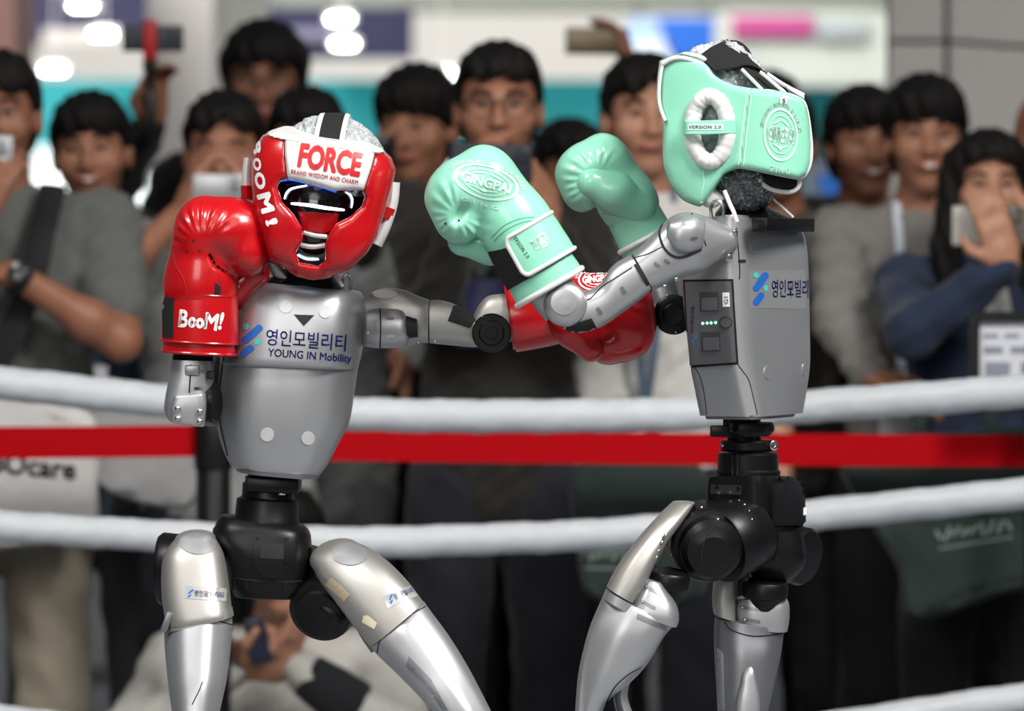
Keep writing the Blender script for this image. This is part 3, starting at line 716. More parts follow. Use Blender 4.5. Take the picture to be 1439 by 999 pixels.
p6 = person(432, 130, 2.9, 'person in light grey shirt whose black hair shows above the red headgear', lgrey, greyp, skin=0, sleeve='long', bulk=1.1, lh=(562, 500, 2.65, (0.15, -0.3, -1), (-1, 0, 0), TC, 0.6, (1, 0.3, -0.3)))
p7 = person(586, 103, 3.1, 'young man in dark top with bowl-cut hair looking aside', darkb, blackp, skin=0, bangs=0.022, hyaw=-18, hpitch=-4, hairk=1.08, sleeve='long', rh=(540, 268, 2.85, (0, -0.1, 1), (1, 0, 0), UP, 0.7, (-0.4, 0, -1)))
phone(541, 216, 2.80, 0.045, 0.075, 'small dark phone held by the young man in dark top', mat('phone_black', '17181b', 0.3), yaw=20)
p8 = person(701, 68, 2.42, 'man with glasses in dark olive jacket behind the mint glove', olive, navyp, skin=0, bangs=0.058, glasses=True, sleeve='long', bulk=0.94, hs=1.02,
            lh=(772, 318, 2.06, (-0.35, -0.1, 1), (-0.8, 0.5, 0), UP, 0.6, (0.3, 0, -1)), rh=(655, 300, 2.06, (0.2, -0.1, 1), (0.8, 0.5, 0), UP, 0.7, (-0.1, 0, -1)))
phone(690, 230, 2.02, 0.155, 0.076, 'dark navy phone held in front of the man with glasses', mat('phone_navy', '0f1424', 0.45), roll=2)
lanyard(p8, 'lanyard with blue badge on the dark olive jacket', mat('lanyard_dull', '4c5a52', 0.7), badgem, drop=0.19, dx=-0.035)
p9 = person(800, 174, 3.4, 'person whose black hair shows between the mint gloves', darkb, blackp, skin=1, bangs=0.03, hyaw=15)
p10 = person(905, 84, 2.52, 'man in white T-shirt beside the mint headgear', whitet, navyp, skin=2, bangs=0.045, hair='part', hyaw=8)
lanyard(p10, 'lanyard with blue-edged badge on the white T-shirt', lanb, badgew, drop=0.44)
p11 = person(905, 118, 3.8, 'person hidden behind the white T-shirt man, arm raised', darkb, blackp, skin=1, sleeve='long', lh=(888, 106, 3.47, (-0.3, -0.1, 1), (-1, -0.2, 0.3), (0, -1, 0), 0.9, (0.7, 0.3, -0.4)))
phone(839, 58, 3.44, 0.14, 0.06, 'bronze phone raised sideways above the crowd', mat('phone_bronze', '6f6350', 0.35, metal=0.5), roll=1)
p12 = person(1214, 130, 3.1, 'smiling man partly hidden beside the taller smiling man', blackc, blackp, skin=0, bangs=0.03, smile=True, hyaw=6, hairk=1.05)
p13 = person(1299, 116, 2.72, 'smiling man in grey sweater with white lanyard', sweat, blackp, skin=0, bangs=0.03, smile=True, sleeve='long', hairk=1.06, rh=(1225, 532, 2.3, (0.9, -0.1, -0.2), (0, 0.3, -1), (0, -1, 0), 0.7, (-1, 0.3, -0.6)))
lanyard(p13, 'white lanyard hanging over the grey sweater', lanw, badgew, drop=0.33, dx=-0.06)
p14 = person(1388, 190, 2.35, 'woman with long black hair in navy denim jacket filming', navyj, blackp, skin=2, bangs=0.05, hair='long', sleeve='long', jacket=whitet, hs=0.97,
             rh=(1415, 372, 2.05, (-0.35, -0.1, 1), (-0.3, 1, 0), (-1, 0, 0.3), 0.25, (-1, -0.3, -1)), lh=(1462, 372, 2.05, (-0.1, -0.1, 1), (-1, 0.3, 0), UP, 0.6, (1, 0, -1)))
phone(1392, 317, 2.09, 0.145, 0.075, 'pale phone covering the face of the denim jacketed woman', mat('phone_white', 'b9b5ae', 0.35), lenses=2)
p15 = person(1092, 130, 2.85, 'person in brown jacket behind the mint gloved robot', brownj, blackp, skin=1, sleeve='long', bulk=0.92, hs=0.98)
p16 = person(1076, 108, 3.45, 'person in black jacket behind the mint headgear', blackc, blackp, skin=1, sleeve='long', bulk=1.05)
p17 = person(1645, 130, 2.9, 'person beyond the frame edge raising an arm', darkb, blackp, skin=1, rh=(1496, 60, 2.7, (0, 0, 1), RT, TC, 0.7, (-1, 0, -0.8)))
p18 = person(398, 692, 2.2, 'crouching person in white hoodie behind the black robot pelvis', hood, paleb, skin=2, sleeve='long', squat=True, bulk=1.12,
             rh=(335, 935, 1.96, (0.8, -0.3, 0.3), (0.2, 0.3, 1), (0, -1, 0.5), 0.8, (-1, 0, -0.7)), lh=(412, 935, 1.96, (-0.9, -0.2, 0.1), (0.1, 0.9, 0.4), (0, -0.4, 1), 0.8, (1, 0, -0.7)))
cuff = thing('arm_warmer', 'black knit sleeve on the crouching person', 'sleeve', W(445, 925, 1.96)); a18 = p18['arms'][1]
obj('knit', lathe(a18[1].lerp(a18[2], 0.25), a18[2] - a18[1], [(0.04, 0.046), (0.05, 0.053), (0.1, 0.05), (0.155, 0.043), (0.16, 0.038)]), cloth('knit_black', '14161a'), cuff)
phone(362, 900, 1.90, 0.04, 0.085, 'small dark phone held by the crouching person', mat('phone_indigo', '20223a', 0.3), roll=-12)
# bags, sign
def tote(poly, d0, d1, m, label, handles, marks=None, markm=None):
    xs = [p[0] for p in poly]; t = thing('tote_bag', label, 'bag', W(sum(xs) / len(xs), max(p[1] for p in poly), (d0 + d1) / 2))
    cx_, cy_ = sum(xs) / len(xs), sum(p[1] for p in poly) / len(poly); rings = []
    n = 10
    P = spl([(x, y, 0) for x, y in poly], 6, closed=True)
    for i in range(n + 1):
        a = math.pi * i / n; k = 0.86 + 0.14 * math.sin(a) ** 0.5 if 0 < i < n else 0.8
        rings.append([W(cx_ + (p.x - cx_) * k, cy_ + (p.y - cy_) * k, d0 + (d1 - d0) * (0.5 - 0.5 * math.cos(a)) + 0.006 * math.sin(p.x * 0.11 + i)) for p in P])
    vf = loft(rings); b = obj('bag_body', vf, m, t)
    for h in handles: obj('handle', tube(spl([W(*p) for p in h], 8), 0.014, 8, flat=0.3, nrm=(0, 1, 0)), m, t)
    if marks is not None: obj('print', lay(marks[0], marks[1], marks[2], d0 - 0.2, bvh(vf), marks[3], 0.002, 10), markm, b)
    return t
bagw = cloth('bag_white', 'bdbcba', rough=0.6); bagg = cloth('bag_grey', '8f8f90', rough=0.7); bagn = cloth('bag_green', '1c2a26', rough=0.8)
inkb = mat('print_black', '101010', 0.6); inkw = mat('print_white', '6f7a76', 0.6)
tote([(-70, 560), (120, 572), (138, 690), (128, 748), (20, 770), (-80, 760)], 2.02, 2.14, bagw, 'white tote bag with black lettering at the frame edge', [[(-30, 575, 2.07), (-10, 545, 2.1), (40, 548, 2.1), (60, 578, 2.07)]],
     (text2d('ROBOcare', 30, 0.03, 1.0), 18, 652, 5), inkb)
tote([(140, 560), (268, 570), (282, 680), (250, 715), (150, 690), (132, 640)], 2.1, 2.2, bagg, 'plain pale grey bag beside the lettered tote', [[(175, 570, 2.15), (180, 552, 2.2), (215, 552, 2.2), (225, 575, 2.15)]])
def squiggle(w, h, n, seed):
    rnd = random.Random(seed); out = []
    for i in range(n):
        x = -w / 2 + w * (i + 0.5) / n; out.append(sh2(pill2d(h * rnd.uniform(0.6, 1.1), h * 0.2), x, rnd.uniform(-2, 2), rnd.choice((60, 90, 110, 35))))
    out.append(sh2(pill2d(w * 0.95, h * 0.12), 0, -h * 0.85)); return join2d(*out)
tote([(1195, 640), (1439, 600), (1500, 640), (1490, 800), (1400, 838), (1285, 872), (1262, 800), (1215, 720)], 1.95, 2.10, bagn, 'large dark green tote bag with faint pale print behind the ropes', [[(1290, 640, 2.02), (1300, 578, 2.08), (1380, 565, 2.08), (1400, 625, 2.02)]],
     (squiggle(112, 22, 9, 3), 1368, 744, -9), inkw)
tote([(815, 640), (985, 655), (995, 800), (960, 850), (840, 845), (812, 780)], 2.0, 2.12, bagn, 'dark green bag with faint print hanging beside the navy trousers', [[(850, 650, 2.06), (860, 596, 2.1), (910, 596, 2.1), (930, 655, 2.06)]],
     (squiggle(70, 24, 6, 5), 848, 778, 2), inkw)
sg = thing('sign_stand', 'black framed sign with printed white sheet beside the denim jacket', 'sign', (W(1440, 600, 1.75).x, 1.75, 0))
fr = [slab(q(1364, 438, 1540, 452), 1.74, 1.77), slab(q(1364, 452, 1377, 566), 1.74, 1.77), slab(q(1527, 452, 1540, 566), 1.74, 1.77), slab(q(1364, 566, 1540, 580), 1.74, 1.77)]
for f_ in fr: obj('frame_bar', f_, black, sg, smooth=False)
sheet = slab(q(1376, 451, 1528, 567), 1.752, 1.765); so = obj('sheet', sheet, mat('sheet_white', 'c4c6cc', 0.6, var=0.03), sg, smooth=False); tb = bvh(sheet)
for y, h, n in ((472, 6, 5), (492, 10, 4), (520, 22, 3), (550, 8, 4)):
    obj('print_line', lay(join2d(*[sh2(rect2d(150 / n * 0.7, h), -75 + 150 / n * (i + 0.5), 0) for i in range(n)]), 1452, y, 1.6, tb, 0, 0.001, 40), mat('sheet_ink', '7d8290', 0.7), so)
c_ = W(1452, 580, 1.755); obj('stand_pole', cyl((c_.x, 1.755, 0.02), (c_.x, 1.755, c_.z), 0.016), black, sg); obj('stand_base', cyl((c_.x, 1.755, 0), (c_.x, 1.755, 0.02), 0.16), black, sg)
# ================================================================== shared robot / boxing gear pieces
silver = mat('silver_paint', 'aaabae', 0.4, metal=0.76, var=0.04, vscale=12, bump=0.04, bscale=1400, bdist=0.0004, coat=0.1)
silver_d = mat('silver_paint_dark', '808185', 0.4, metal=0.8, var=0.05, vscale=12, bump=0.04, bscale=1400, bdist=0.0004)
champ = mat('silver_paint_warm', 'a6a4a0', 0.48, metal=0.8, var=0.04, vscale=12, coat=0.1)
discm = mat('disc_grey', 'b8b9bb', 0.5, metal=0.25, var=0.03)
motor = mat('motor_black', '08080a', 0.38, spec=0.35, var=0.15, vscale=60, bump=0.05, bscale=700)
rubber = mat('rubber_black', '111213', 0.7, var=0.1)
steel = mat('steel_bright', 'c8c8c8', 0.2, metal=1.0)
gapm = mat('seam_dark', '0a0a0a', 0.8)
redl = mat('leather_red', 'a80810', 0.27, var=0.06, vscale=30, bump=0.12, bscale=220, bdist=0.0008, coat=0.35)
mintl = mat('leather_mint', '86cab0', 0.27, var=0.04, vscale=20, bump=0.1, bscale=220, bdist=0.0008, coat=0.3)
whitel = mat('leather_white', 'c9c9c9', 0.35, var=0.03, bump=0.1, bscale=220, bdist=0.0006, coat=0.2)
velcro = mat('velcro_black', '0c0c0d', 0.85, var=0.2, bump=0.5, bscale=900)
inkred = mat('print_red', 'b5121b', 0.4); inkwht = mat('print_glove_white', 'e4e2e2', 0.4); inkpale = mat('print_pale_mint', 'bcdccf', 0.4); inkblk = mat('print_ink', '161616', 0.5)
blue = mat('logo_blue', '1c55a3', 0.4); logot = mat('logo_teal', '3fa6a8', 0.4); navyink = mat('logo_navy', '1b2168', 0.55, spec=0.2)
film = mat('sticker_film', 'a2a3a6', 0.25, metal=0.6, var=0.05, vscale=60)
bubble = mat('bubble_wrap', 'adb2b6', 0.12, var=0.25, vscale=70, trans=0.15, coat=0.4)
def ledm(): return mat('led_cyan_white', 'e8fbff', 0.3, emit='cfeeff', estr=5.0)
greenled = mat('led_green', '9fffd0', 0.3, emit='66ffb0', estr=4.0)

def plate(t, px, py, d, tree, ang=0.0, h=0.0012, step=7.0, aim=(0, 1, 0)):
    """raised thin plate with real edges, following the surface under it"""
    top, f = lay(t, px, py, d, tree, ang, h, step, aim); low, _ = lay(t, px, py, d, tree, ang, -0.0008, step, aim)
    n = len(top); cnt = {}
    for q_ in f:
        for i in range(len(q_)):
            a, b = q_[i], q_[(i + 1) % len(q_)]; cnt.setdefault(tuple(sorted((a, b))), []).append((a, b))
    fs = [list(q_) for q_ in f]
    for e in cnt.values():
        if len(e) == 1: a, b = e[0]; fs.append([b, a, a + n, b + n])
    return top + low, fs
def poly2d(pts):
    """photo px polygon -> print coordinates about its centre"""
    a = np.array(pts, float); c = (a.min(0) + a.max(0)) / 2; return (np.stack([a[:, 0] - c[0], c[1] - a[:, 1]], 1), [list(range(len(a)))]), c[0], c[1]
def seam(pts, tree, d, r=0.0011, n=6, aim=(0, 1, 0)):
    P = [(p.x, p.y) for p in spl([(x, y, 0) for x, y in pts], n)]
    return tube(on_surface(P, tree, d, 0.0002, aim), r, 6)
def screw(px, py, tree, d, r=0.003, h=0.002):
    p = on_surface([(px, py)], tree, d, 0.0)[0]; _, nr, _, _ = tree.find_nearest(p)
    if nr.y > 0: nr = -nr
    return lathe(p - nr * 0.001, nr, [(0, r), (h, r), (h + 0.0012, r * 0.8), (h + 0.0012, r * 0.45), (h + 0.0002, r * 0.4)], 14)
def bubbles(c, r, n=240, size=0.16, h=0.09, lo=-1.0, rot=None, seed=1):
    """ellipsoid wrapped in bubble film"""
    rnd = np.random.default_rng(seed); i = np.arange(n); ph = np.arccos(1 - 2 * (i + 0.5) / n); th = math.pi * (1 + 5 ** 0.5) * i
    B = np.stack([np.cos(th) * np.sin(ph), np.sin(th) * np.sin(ph), np.cos(ph)], 1) + rnd.normal(0, 0.03, (n, 3))
    nu, nv = 240, 130; V = []
    u = np.arange(nu) * 2 * math.pi / nu; v = np.linspace(0.02, math.pi - 0.02, nv)
    P = np.stack([np.outer(np.sin(v), np.cos(u)), np.outer(np.sin(v), np.sin(u)), np.outer(np.cos(v), np.ones(nu))], -1).reshape(-1, 3)
    D2 = np.concatenate([((p[:, None, :] - B[None]) ** 2).sum(-1).min(1) for p in np.array_split(P, 12)]); bump = np.sqrt(np.maximum(0, 1 - D2 / size ** 2)) * h
    Q = P * (1 + bump + 0.02 * np.sin(P[:, 0] * 9 + P[:, 2] * 7) + rnd.normal(0, 0.008, len(P)))[:, None] * np.array(r)
    if rot is not None: Q = Q @ np.array(rot).T
    Q += np.array(c)
    f = [[a * nu + b, a * nu + (b + 1) % nu, (a + 1) * nu + (b + 1) % nu, (a + 1) * nu + b] for a in range(nv - 1) for b in range(nu)]
    return Q, f
def logo(tree, px, py, s, ang, d, parent, sx=1.0):
    """company mark: two blue bars and two teal dots"""
    def put(nm, t, dx, dy, m, a=0):
        t = sh2(t, 0, 0, a); v = t[0].copy(); v[:, 0] *= sx; c, q_ = math.cos(R(-ang)), math.sin(R(-ang)); x, y = dx * s * sx, dy * s
        obj(nm, lay((v, t[1]), px + x * c - y * q_, py - (x * q_ + y * c), d, tree, ang, 0.0008, 4), m, parent)
    put('logo_bar', pill2d(36 * s, 10 * s), 4, 8, blue, 44); put('logo_bar', pill2d(23 * s, 9.5 * s), -2, -16, blue, 42)
    put('logo_dot', disc2d(4.4 * s), -5, 18.5, logot); put('logo_dot', disc2d(4.4 * s), 12, -2, logot)

def glove(label, origin, a, c, m, scale=1.0, thumb=1, tk=1.0, wrinkle=(.005, .150, .045, .5, 3.3), groove_on=True, pocket=None, tpts=((0.0, 0.066, .8), (0.036, 0.092, 1.15), (0.066, 0.116, 1.0))):
    """boxing glove: local y wrist->knuckles, x curl side, z thickness. returns root, local->world, hand tree"""
    a = Vector(a).normalized(); c = Vector(c); c = (c - a * a.dot(c)).normalized(); t3 = c.cross(a)
    Rm = Matrix((c, a, t3)).transposed()
    M = Matrix.Translation(origin) @ (Rm * scale).to_4x4()
    t = thing('boxing_glove', label, 'glove', origin)
    v = Vol((-0.075, 0.05, -0.085), (0.12, 0.25, 0.085), 0.0022, M)
    v.ell((-0.003, 0.115, 0), (0.049, 0.070, 0.047), 0.01)
    v.ell((-0.005, 0.085, 0), (0.049, 0.05, 0.044), 0.02)
    v.ell((-0.006, 0.168, 0), (0.040, 0.052, 0.051), 0.012)
    v.ell((0.030, 0.174, 0), (0.060, 0.047, 0.052), 0.012)
    v.ell((0.062, 0.146, 0), (0.030, 0.036, 0.043), 0.010)
    wx, wy, wr_, a0, a1 = wrinkle
    X, Y, Z = v.grid(); ang = np.arctan2(Y - wy, X - wx); rr = np.hypot(X - wx, Y - wy)
    wr = np.clip(1 - np.abs(rr - wr_) / 0.026, 0, 1) * np.clip((np.abs(Z) - 0.012) / 0.02, 0, 1) * np.clip((ang - a0) / 0.5, 0, 1) * np.clip((a1 - ang) / 0.4, 0, 1)
    v.F += (0.0014 * np.sin(ang * (19 if wr_ > .04 else 15) + np.sin(ang * 3)) * wr).astype(np.float32)
    if pocket: v.ell(pocket[:3], pocket[3:6], 0.008, Matrix.Rotation(R(pocket[6]), 3, 'Z'), 'sub')
    pl = np.array([(.100, .112), (.066, .106), (.040, .112), (.022, .124), (.014, .138)])
    def groove(X, Y, Z):
        d = np.full(X.shape, 1.0)
        for A, B in zip(pl[:-1], pl[1:]):
            e = B - A; tt_ = np.clip(((X - A[0]) * e[0] + (Y - A[1]) * e[1]) / (e @ e), 0, 1); d = np.minimum(d, np.hypot(X - A[0] - e[0] * tt_, Y - A[1] - e[1] * tt_))
        return np.hypot(d, np.maximum(0.022 - np.abs(Z), 0)) - 0.0012
    if groove_on: v.fn(groove, 0.005, 'sub')
    v.fn(lambda X, Y, Z: Y - 0.062, 0.004, 'sub')
    hv = v.mesh(); hand_o = obj('hand_padding', hv, m, t)
    v2 = Vol((-0.05, 0.03, -0.09), (0.12, 0.2, 0.09), 0.0022, M); z = 0.030 * thumb
    tp3 = [(x_, y_, z * k_) for x_, y_, k_ in tpts]
    v2.cap(tp3[0], tp3[1], 0.024 * tk, 0.026 * tk, 0.012); v2.cap(tp3[1], tp3[2], 0.0255 * tk, 0.0215 * tk, 0.012)
    tv = v2.mesh(); obj('thumb', tv, m, t)
    tree = bvh(hv)
    def Lw(x, y, z): return M @ Vector((x, y, z))
    def ring(y, rx, rz, k=48, off=0.0): return [Lw((rx + off) * math.cos(2 * math.pi * j / k) - 0.002, y, (rz + off) * math.sin(2 * math.pi * j / k)) for j in range(k)]
    prof = [(0.0, 0.0515, 0.0425), (0.012, 0.051, 0.0425), (0.03, 0.049, 0.042), (0.06, 0.0475, 0.042), (0.085, 0.0455, 0.0415), (0.1, 0.04, 0.037)]
    inner = [ring(y, rx - 0.006, rz - 0.006) for y, rx, rz in prof[:4]][::-1]
    cv = loft(inner + [ring(y, rx, rz) for y, rx, rz in prof], cap=True)
    cuff_o = obj('cuff', cv, m, t)
    return dict(root=t, L=Lw, tree=tree, M=M, ring=ring, hand=hand_o, cuff=cuff_o, ctree=bvh(cv), s=scale)
def band(g, y0, y1, off, th=0.0025, a0=0.0, a1=2 * math.pi, skew=0.0, k=56):
    """strap wrapped round the cuff of glove g between heights y0 and y1, angles a0..a1"""
    rings = []
    L = g['L']
    def P(a, y, o):
        f = 1 - 0.08 * min(max(y, 0) / 0.085, 1); return L((0.0515 * f + o) * math.cos(a) - 0.002, y, (0.0425 + o) * math.sin(a))
    for i in range(k + 1):
        a = a0 + (a1 - a0) * i / k; s0 = skew * i / k
        e = min(1.0, min(i, k - i) / 2.5) if a1 - a0 < 6.2 else 1.0
        m_ = (y0 + y1) / 2 + s0; h = (y1 - y0) / 2 * (0.72 + 0.28 * e ** 0.5)
        rings.append([P(a, m_ - h, off), P(a, m_ - h, off + th), P(a, m_ - h * 0.5, off + th * 1.25), P(a, m_ + h * 0.5, off + th * 1.25), P(a, m_ + h, off + th), P(a, m_ + h, off)])
    return loft(rings, cap=a1 - a0 < 6.2), [r[1] for r in rings] + [r[4] for r in rings][::-1]
# ================================================================== robot with the red gloves (faces the camera)
rr = thing('humanoid_robot', 'silver humanoid robot facing the camera in red headgear and red gloves', 'robot', W(430, 1400, 0.0))
sec8 = secpoly([(-.55, -1), (.66, -1), (1, -.36), (1, .6), (.6, 1), (-.6, 1), (-1, .6), (-1, -.36)], 2, 56)
chest = limb([(356, 394, 490, 411, .03, .052), (340, 394, 503, 409, .03, .068), (331, 403, 510, 417, .03, .080), (321, 425, 514, 436, .03, .090), (315, 462, 513, 466, .03, .096), (310, 492, 507, 499, .03, .097), (308.5, 506, 503.5, 513, .03, .096), (309, 511, 502.5, 518, .03, .090)], sec8, 5, r0=0.004)
ch = obj('chest_shell', chest, silver, rr, sharp=50); tc = bvh(chest)
abd = limb([(309, 505, 503, 512, .03, .080), (306, 540, 498, 548, .03, .0815), (303.5, 582, 490, 594, .03, .079), (309, 616, 476, 622, .03, .074), (319, 644, 463, 648, .03, .068), (327, 655, 453, 663, .03, .064), (334, 661, 447, 670, .03, .058)], sec8, 5, r1=0.002)
ab = obj('abdomen_shell', abd, silver_d if False else silver, rr, sharp=50); ta = bvh(abd)
obj('bottom_flange', limb([(330, 657, 450, 667, .03, .067), (334, 662, 447, 672, .03, .066)], sec8, 1), silver_d, rr)
obj('side_seam', seam([(323, 430), (318, 480), (312, 520), (308, 580), (320, 640)], bvh(join(chest, abd)), -0.2, 0.0012), gapm, ab)
for x, y, r in ((401.6, 431, 9), (457, 438, 9)): obj('sensor_disc', plate(disc2d(r), x, y, -.2, tc, 0, .0012), discm, ch)
for x, y, r in ((375.6, 610.5, 9.5), (433, 615.6, 9.2)): obj('sensor_disc', plate(disc2d(r), x, y, -.2, ta, 0, .0012), discm, ab)
obj('grille', plate((np.array([(-14.5, 8), (14.5, 8), (0, -8)]), [[2, 1, 0]]), 427, 450.5, -.2, tc, 2, .0008), rubber, ch, smooth=False)
logo(tc, 350, 477.5, 1.0, 3, -.2, ch)
obj('hangul_lettering', lay(fit(text2d('영인모빌리티', 22, 0.008), 112, 23), 430, 477.5, -.2, tc, 4.3, .0009, 5), navyink, ch, label='navy Hangul company lettering')
obj('latin_lettering', lay(fit(text2d('YOUNG IN Mobility', 11, 0.012), 117, 14.5), 435, 501, -.2, tc, 4.3, .0009, 5), navyink, ch)
# neck
neck = limb([(404, 360, 470, 366, .03, .035), (402, 374, 470, 381, .03, .036), (385, 386, 476, 395, .03, .044), (358, 393, 489, 408, .03, .054), (357, 398, 489, 413, .03, .055)], se(2.6), 4)
obj('neck_collar', neck, mat('neck_gloss', '141416', 0.22, coat=0.3), rr)
for x, y in ((353.5, 394), (487.5, 404)):
    P = spl([W(x - 5, y + 4, -.02), W(x - 5.5, y - 10, -.02), W(x, y - 19, -.02), W(x + 5.5, y - 10, -.02), W(x + 5, y + 4, -.02)], 6)
    obj('lifting_hook', tube(P, 0.0022, 8), steel, rr)
# arm with the raised glove (upper arm hangs behind, forearm upright)
ua = limb([(318, 402, 352, 408, .06, .04), (306, 440, 346, 452, .065, .038), (292, 500, 330, 512, .06, .036), (280, 552, 318, 560, .045, .034), (276, 585, 312, 590, .035, .03)], se(2.6), 5, r0=.02, r1=.012)
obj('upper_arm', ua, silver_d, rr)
obj('shoulder_bracket', limb([(320, 398, 345, 396, .0, .03), (316, 425, 340, 430, .0, .04), (318, 455, 332, 460, .0, .03)], se(3), 4, r0=.006, r1=.006), silver, rr)
for x, y in ((334, 402), (323, 446)): obj('bolt', lathe(W(x, y, -.04), (0, -1, 0), [(0, .005), (.012, .005), (.014, .003)], 14), steel, rr)
fa = limb([(242, 505, 300, 507, -.035, .03), (238, 530, 301, 528, -.035, .033), (233.5, 553, 296, 548, -.035, .034), (231, 574, 280, 575, -.035, .032), (236, 588, 262, 592, -.035, .022)], se(3.0), 5, r1=.003)
fo = obj('forearm', fa, silver, rr); tf = bvh(fa)
obj('elbow_bracket', limb([(245, 557, 289, 553, -.068, .016), (240, 574, 290, 570, -.068, .017), (240, 592, 287, 599, -.068, .015)], se(5), 4, r0=.002, r1=.002), silver, rr, sharp=50)
obj('forearm_seam', seam([(268, 512), (267, 535), (266, 552)], tf, -.2, .0011), gapm, fo)
for x, y in ((250, 574), (250, 588), (281, 578), (281, 592)): obj('bolt', ico(W(x, y, -.086), (.0045, .004, .0045), None, 2), steel, rr)
for x, y in ((279, 521), (279, 546)): obj('slot', plate(pill2d(13, 4), x, y, -.2, tf, 4, .0006), steel, fo)
obj('cable_clip', rbox(W(270, 520, -.071), (.010, .004, .007), b=.002), silver, fo); obj('connector', rbox(W(296, 527, -.062), (.005, .006, .006), b=.002), rubber, fo)
em = lathe(W(284, 566, -.035), (1, -.25, 0), [(0, .020), (.004, .0275), (.014, .0275), (.016, .025), (.022, .025), (.023, .02)], 36)
obj('elbow_motor', em, motor, rr)
wr = [lathe(W(271, 511 - 4 * i, -.035), (0, 0, 1), [(0, .027), (.001, .0285), (.0028, .0285), (.0038, .027)], 32) for i in range(7)]
obj('wrist_ring', join(*wr), rubber, rr)
# arm reaching across
sh = limb([(512, 417, 512, 486, .03, .03), (520, 411, 520, 487, .03, .036), (543, 404.5, 545, 489, .02, .038), (567, 407, 570, 487, .015, .037), (588, 416, 590, 482, .01, .034), (603, 421, 602, 482, .01, .031)], se(2.8), 5, r0=.004)
so_ = obj('shoulder_housing', sh, champ, rr); ts = bvh(sh)
brl = limb([(516, 434, 516, 487, .015, .038), (530, 431, 530, 489, .010, .041), (550, 430, 552, 489, .005, .041), (566, 434, 568, 487, .0, .038), (574, 445, 574, 480, .0, .033)], se(2.6), 4, r0=.002, r1=.002)
obj('shoulder_drum', brl, silver, rr); tb2 = bvh(brl)
obj('drum_seam', seam([(534, 432), (535, 460), (534, 488)], tb2, -.2, .001), gapm, rr)
for x, y in ((548, 448), (549, 472)): obj('slot', plate(pill2d(11, 3.5), x, y, -.2, tb2, 0, .0006), steel, rr)
obj('shoulder_disc', plate(disc2d(17, 6), 541, 413.5, -.2, ts, 0, .0012), discm, so_)
obj('joint_gap', limb([(572, 442, 573, 476, .0, .037), (586, 446, 588, 474, .0, .036)], se(3), 3), rubber, rr)
obj('arm_ring', cyl(W(598, 451, .01), W(606, 452, .01), .0305), rubber, rr)
ua2 = limb([(604, 422, 604, 482, .01, .031), (620, 422, 620, 484, .01, .031), (640, 428, 642, 486, .01, .03), (660, 441, 664, 488, .01, .027), (678, 452, 680, 487, .01, .022)], se(2.8), 5)
u2 = obj('upper_arm', ua2, champ, rr); tu2 = bvh(ua2)
t_, cx_, cy_ = poly2d([(637, 430), (667, 437), (672, 446), (660, 461), (629, 451)]); obj('rubber_pad', plate(t_, cx_, cy_, -.2, tu2, 0, .002), rubber, u2)
for x, y in ((612, 480), (517, 468), (588, 481)): obj('bolt', ico(W(x, y, -.024), (.0025,) * 3, None, 1), steel, rr)
el = limb([(664, 446, 678, 488, .01, .024), (672, 430, 694, 492, .01, .026), (684, 417, 708, 484, .01, .027), (702, 413, 722, 478, .01, .027), (722, 413, 734, 474, .01, .026)], se(2.6), 5, r0=.004)
obj('elbow_shell', el, champ, rr)
em2 = lathe(W(691, 467, .012), (0, -1, 0), [(0, .026), (.03, .0265), (.036, .0275), (.046, .0275), (.049, .025), (.049, .018), (.052, .016), (.052, .009), (.054, .008)], 40)
eo = obj('elbow_motor', em2, motor, rr)
for k in range(5):
    a = 2 * math.pi * k / 5 + .4; obj('screw', ico(W(691 + 25.5 * math.cos(a), 467 + 25.5 * math.sin(a), -.034), (.0016,) * 3, None, 1), steel, eo)
obj('wrist', cyl(W(716, 446, .012), W(760, 440, .012), .026), rubber, rr)
# waist and pelvis
obj('waist_plate', rbox(W(385, 680, .03), (.037, .045, .010), Matrix.Rotation(R(3), 3, 'Y'), .003), motor, rr)
obj('waist_rod', cyl(W(378, 660, .03), W(378, 676, .03), .03), motor, rr)
obj('waist_joint', lathe(W(374, 742, .03), (.06, 0, 1), [(0, .046), (.012, .0465), (.014, .0455), (.040, .044), (.043, .038), (.046, .037), (.062, .037), (.064, .034), (.072, .034)], 40), motor, rr)
obj('waist_screw', ico(W(396, 694, -.008), (.006, .003, .003), None, 1), steel, rr)
pel = limb([(310, 724, 424, 738, .03, .045), (303, 737, 434, 747, .03, .055), (300, 755, 437, 765, .03, .06), (312, 772, 437, 790, .03, .062), (321, 800, 436, 810, .03, .06), (325, 824, 432, 827, .03, .055), (330, 836, 420, 839, .03, .048)], secpoly([(-.7, -1), (.7, -1), (1, -.5), (1, .7), (.7, 1), (-.7, 1), (-1, .7), (-1, -.5)], 2, 48), 4, r0=.003, r1=.003)
pe = obj('pelvis', pel, motor, rr, sharp=50); tp_ = bvh(pel)
t_, cx_, cy_ = poly2d([(358, 754), (405, 756), (405, 792), (392, 812), (370, 810), (356, 790)]); obj('pelvis_cover', plate(t_, cx_, cy_, -.2, tp_, 0, .004), motor, pe, sharp=40)
t_, cx_, cy_ = poly2d([(366, 763), (398, 765), (398, 786), (366, 784)]); obj('cover_badge', plate(t_, cx_, cy_, -.2, tp_, 0, .0055), rubber, pe, sharp=40)
for x, y in ((362, 757), (402, 759), (359, 786), (401, 790)): obj('screw', screw(x, y, tp_, -.2, .0028, .005), motor, pe)
for x in (326, 346, 381, 399): obj('vent_slot', seam([(x, 814), (x + 1, 829)], tp_, -.2, .0013), gapm, pe)
obj('pelvis_seam', seam([(327, 812), (380, 818), (432, 816)], tp_, -.2, .0009), gapm, pe)
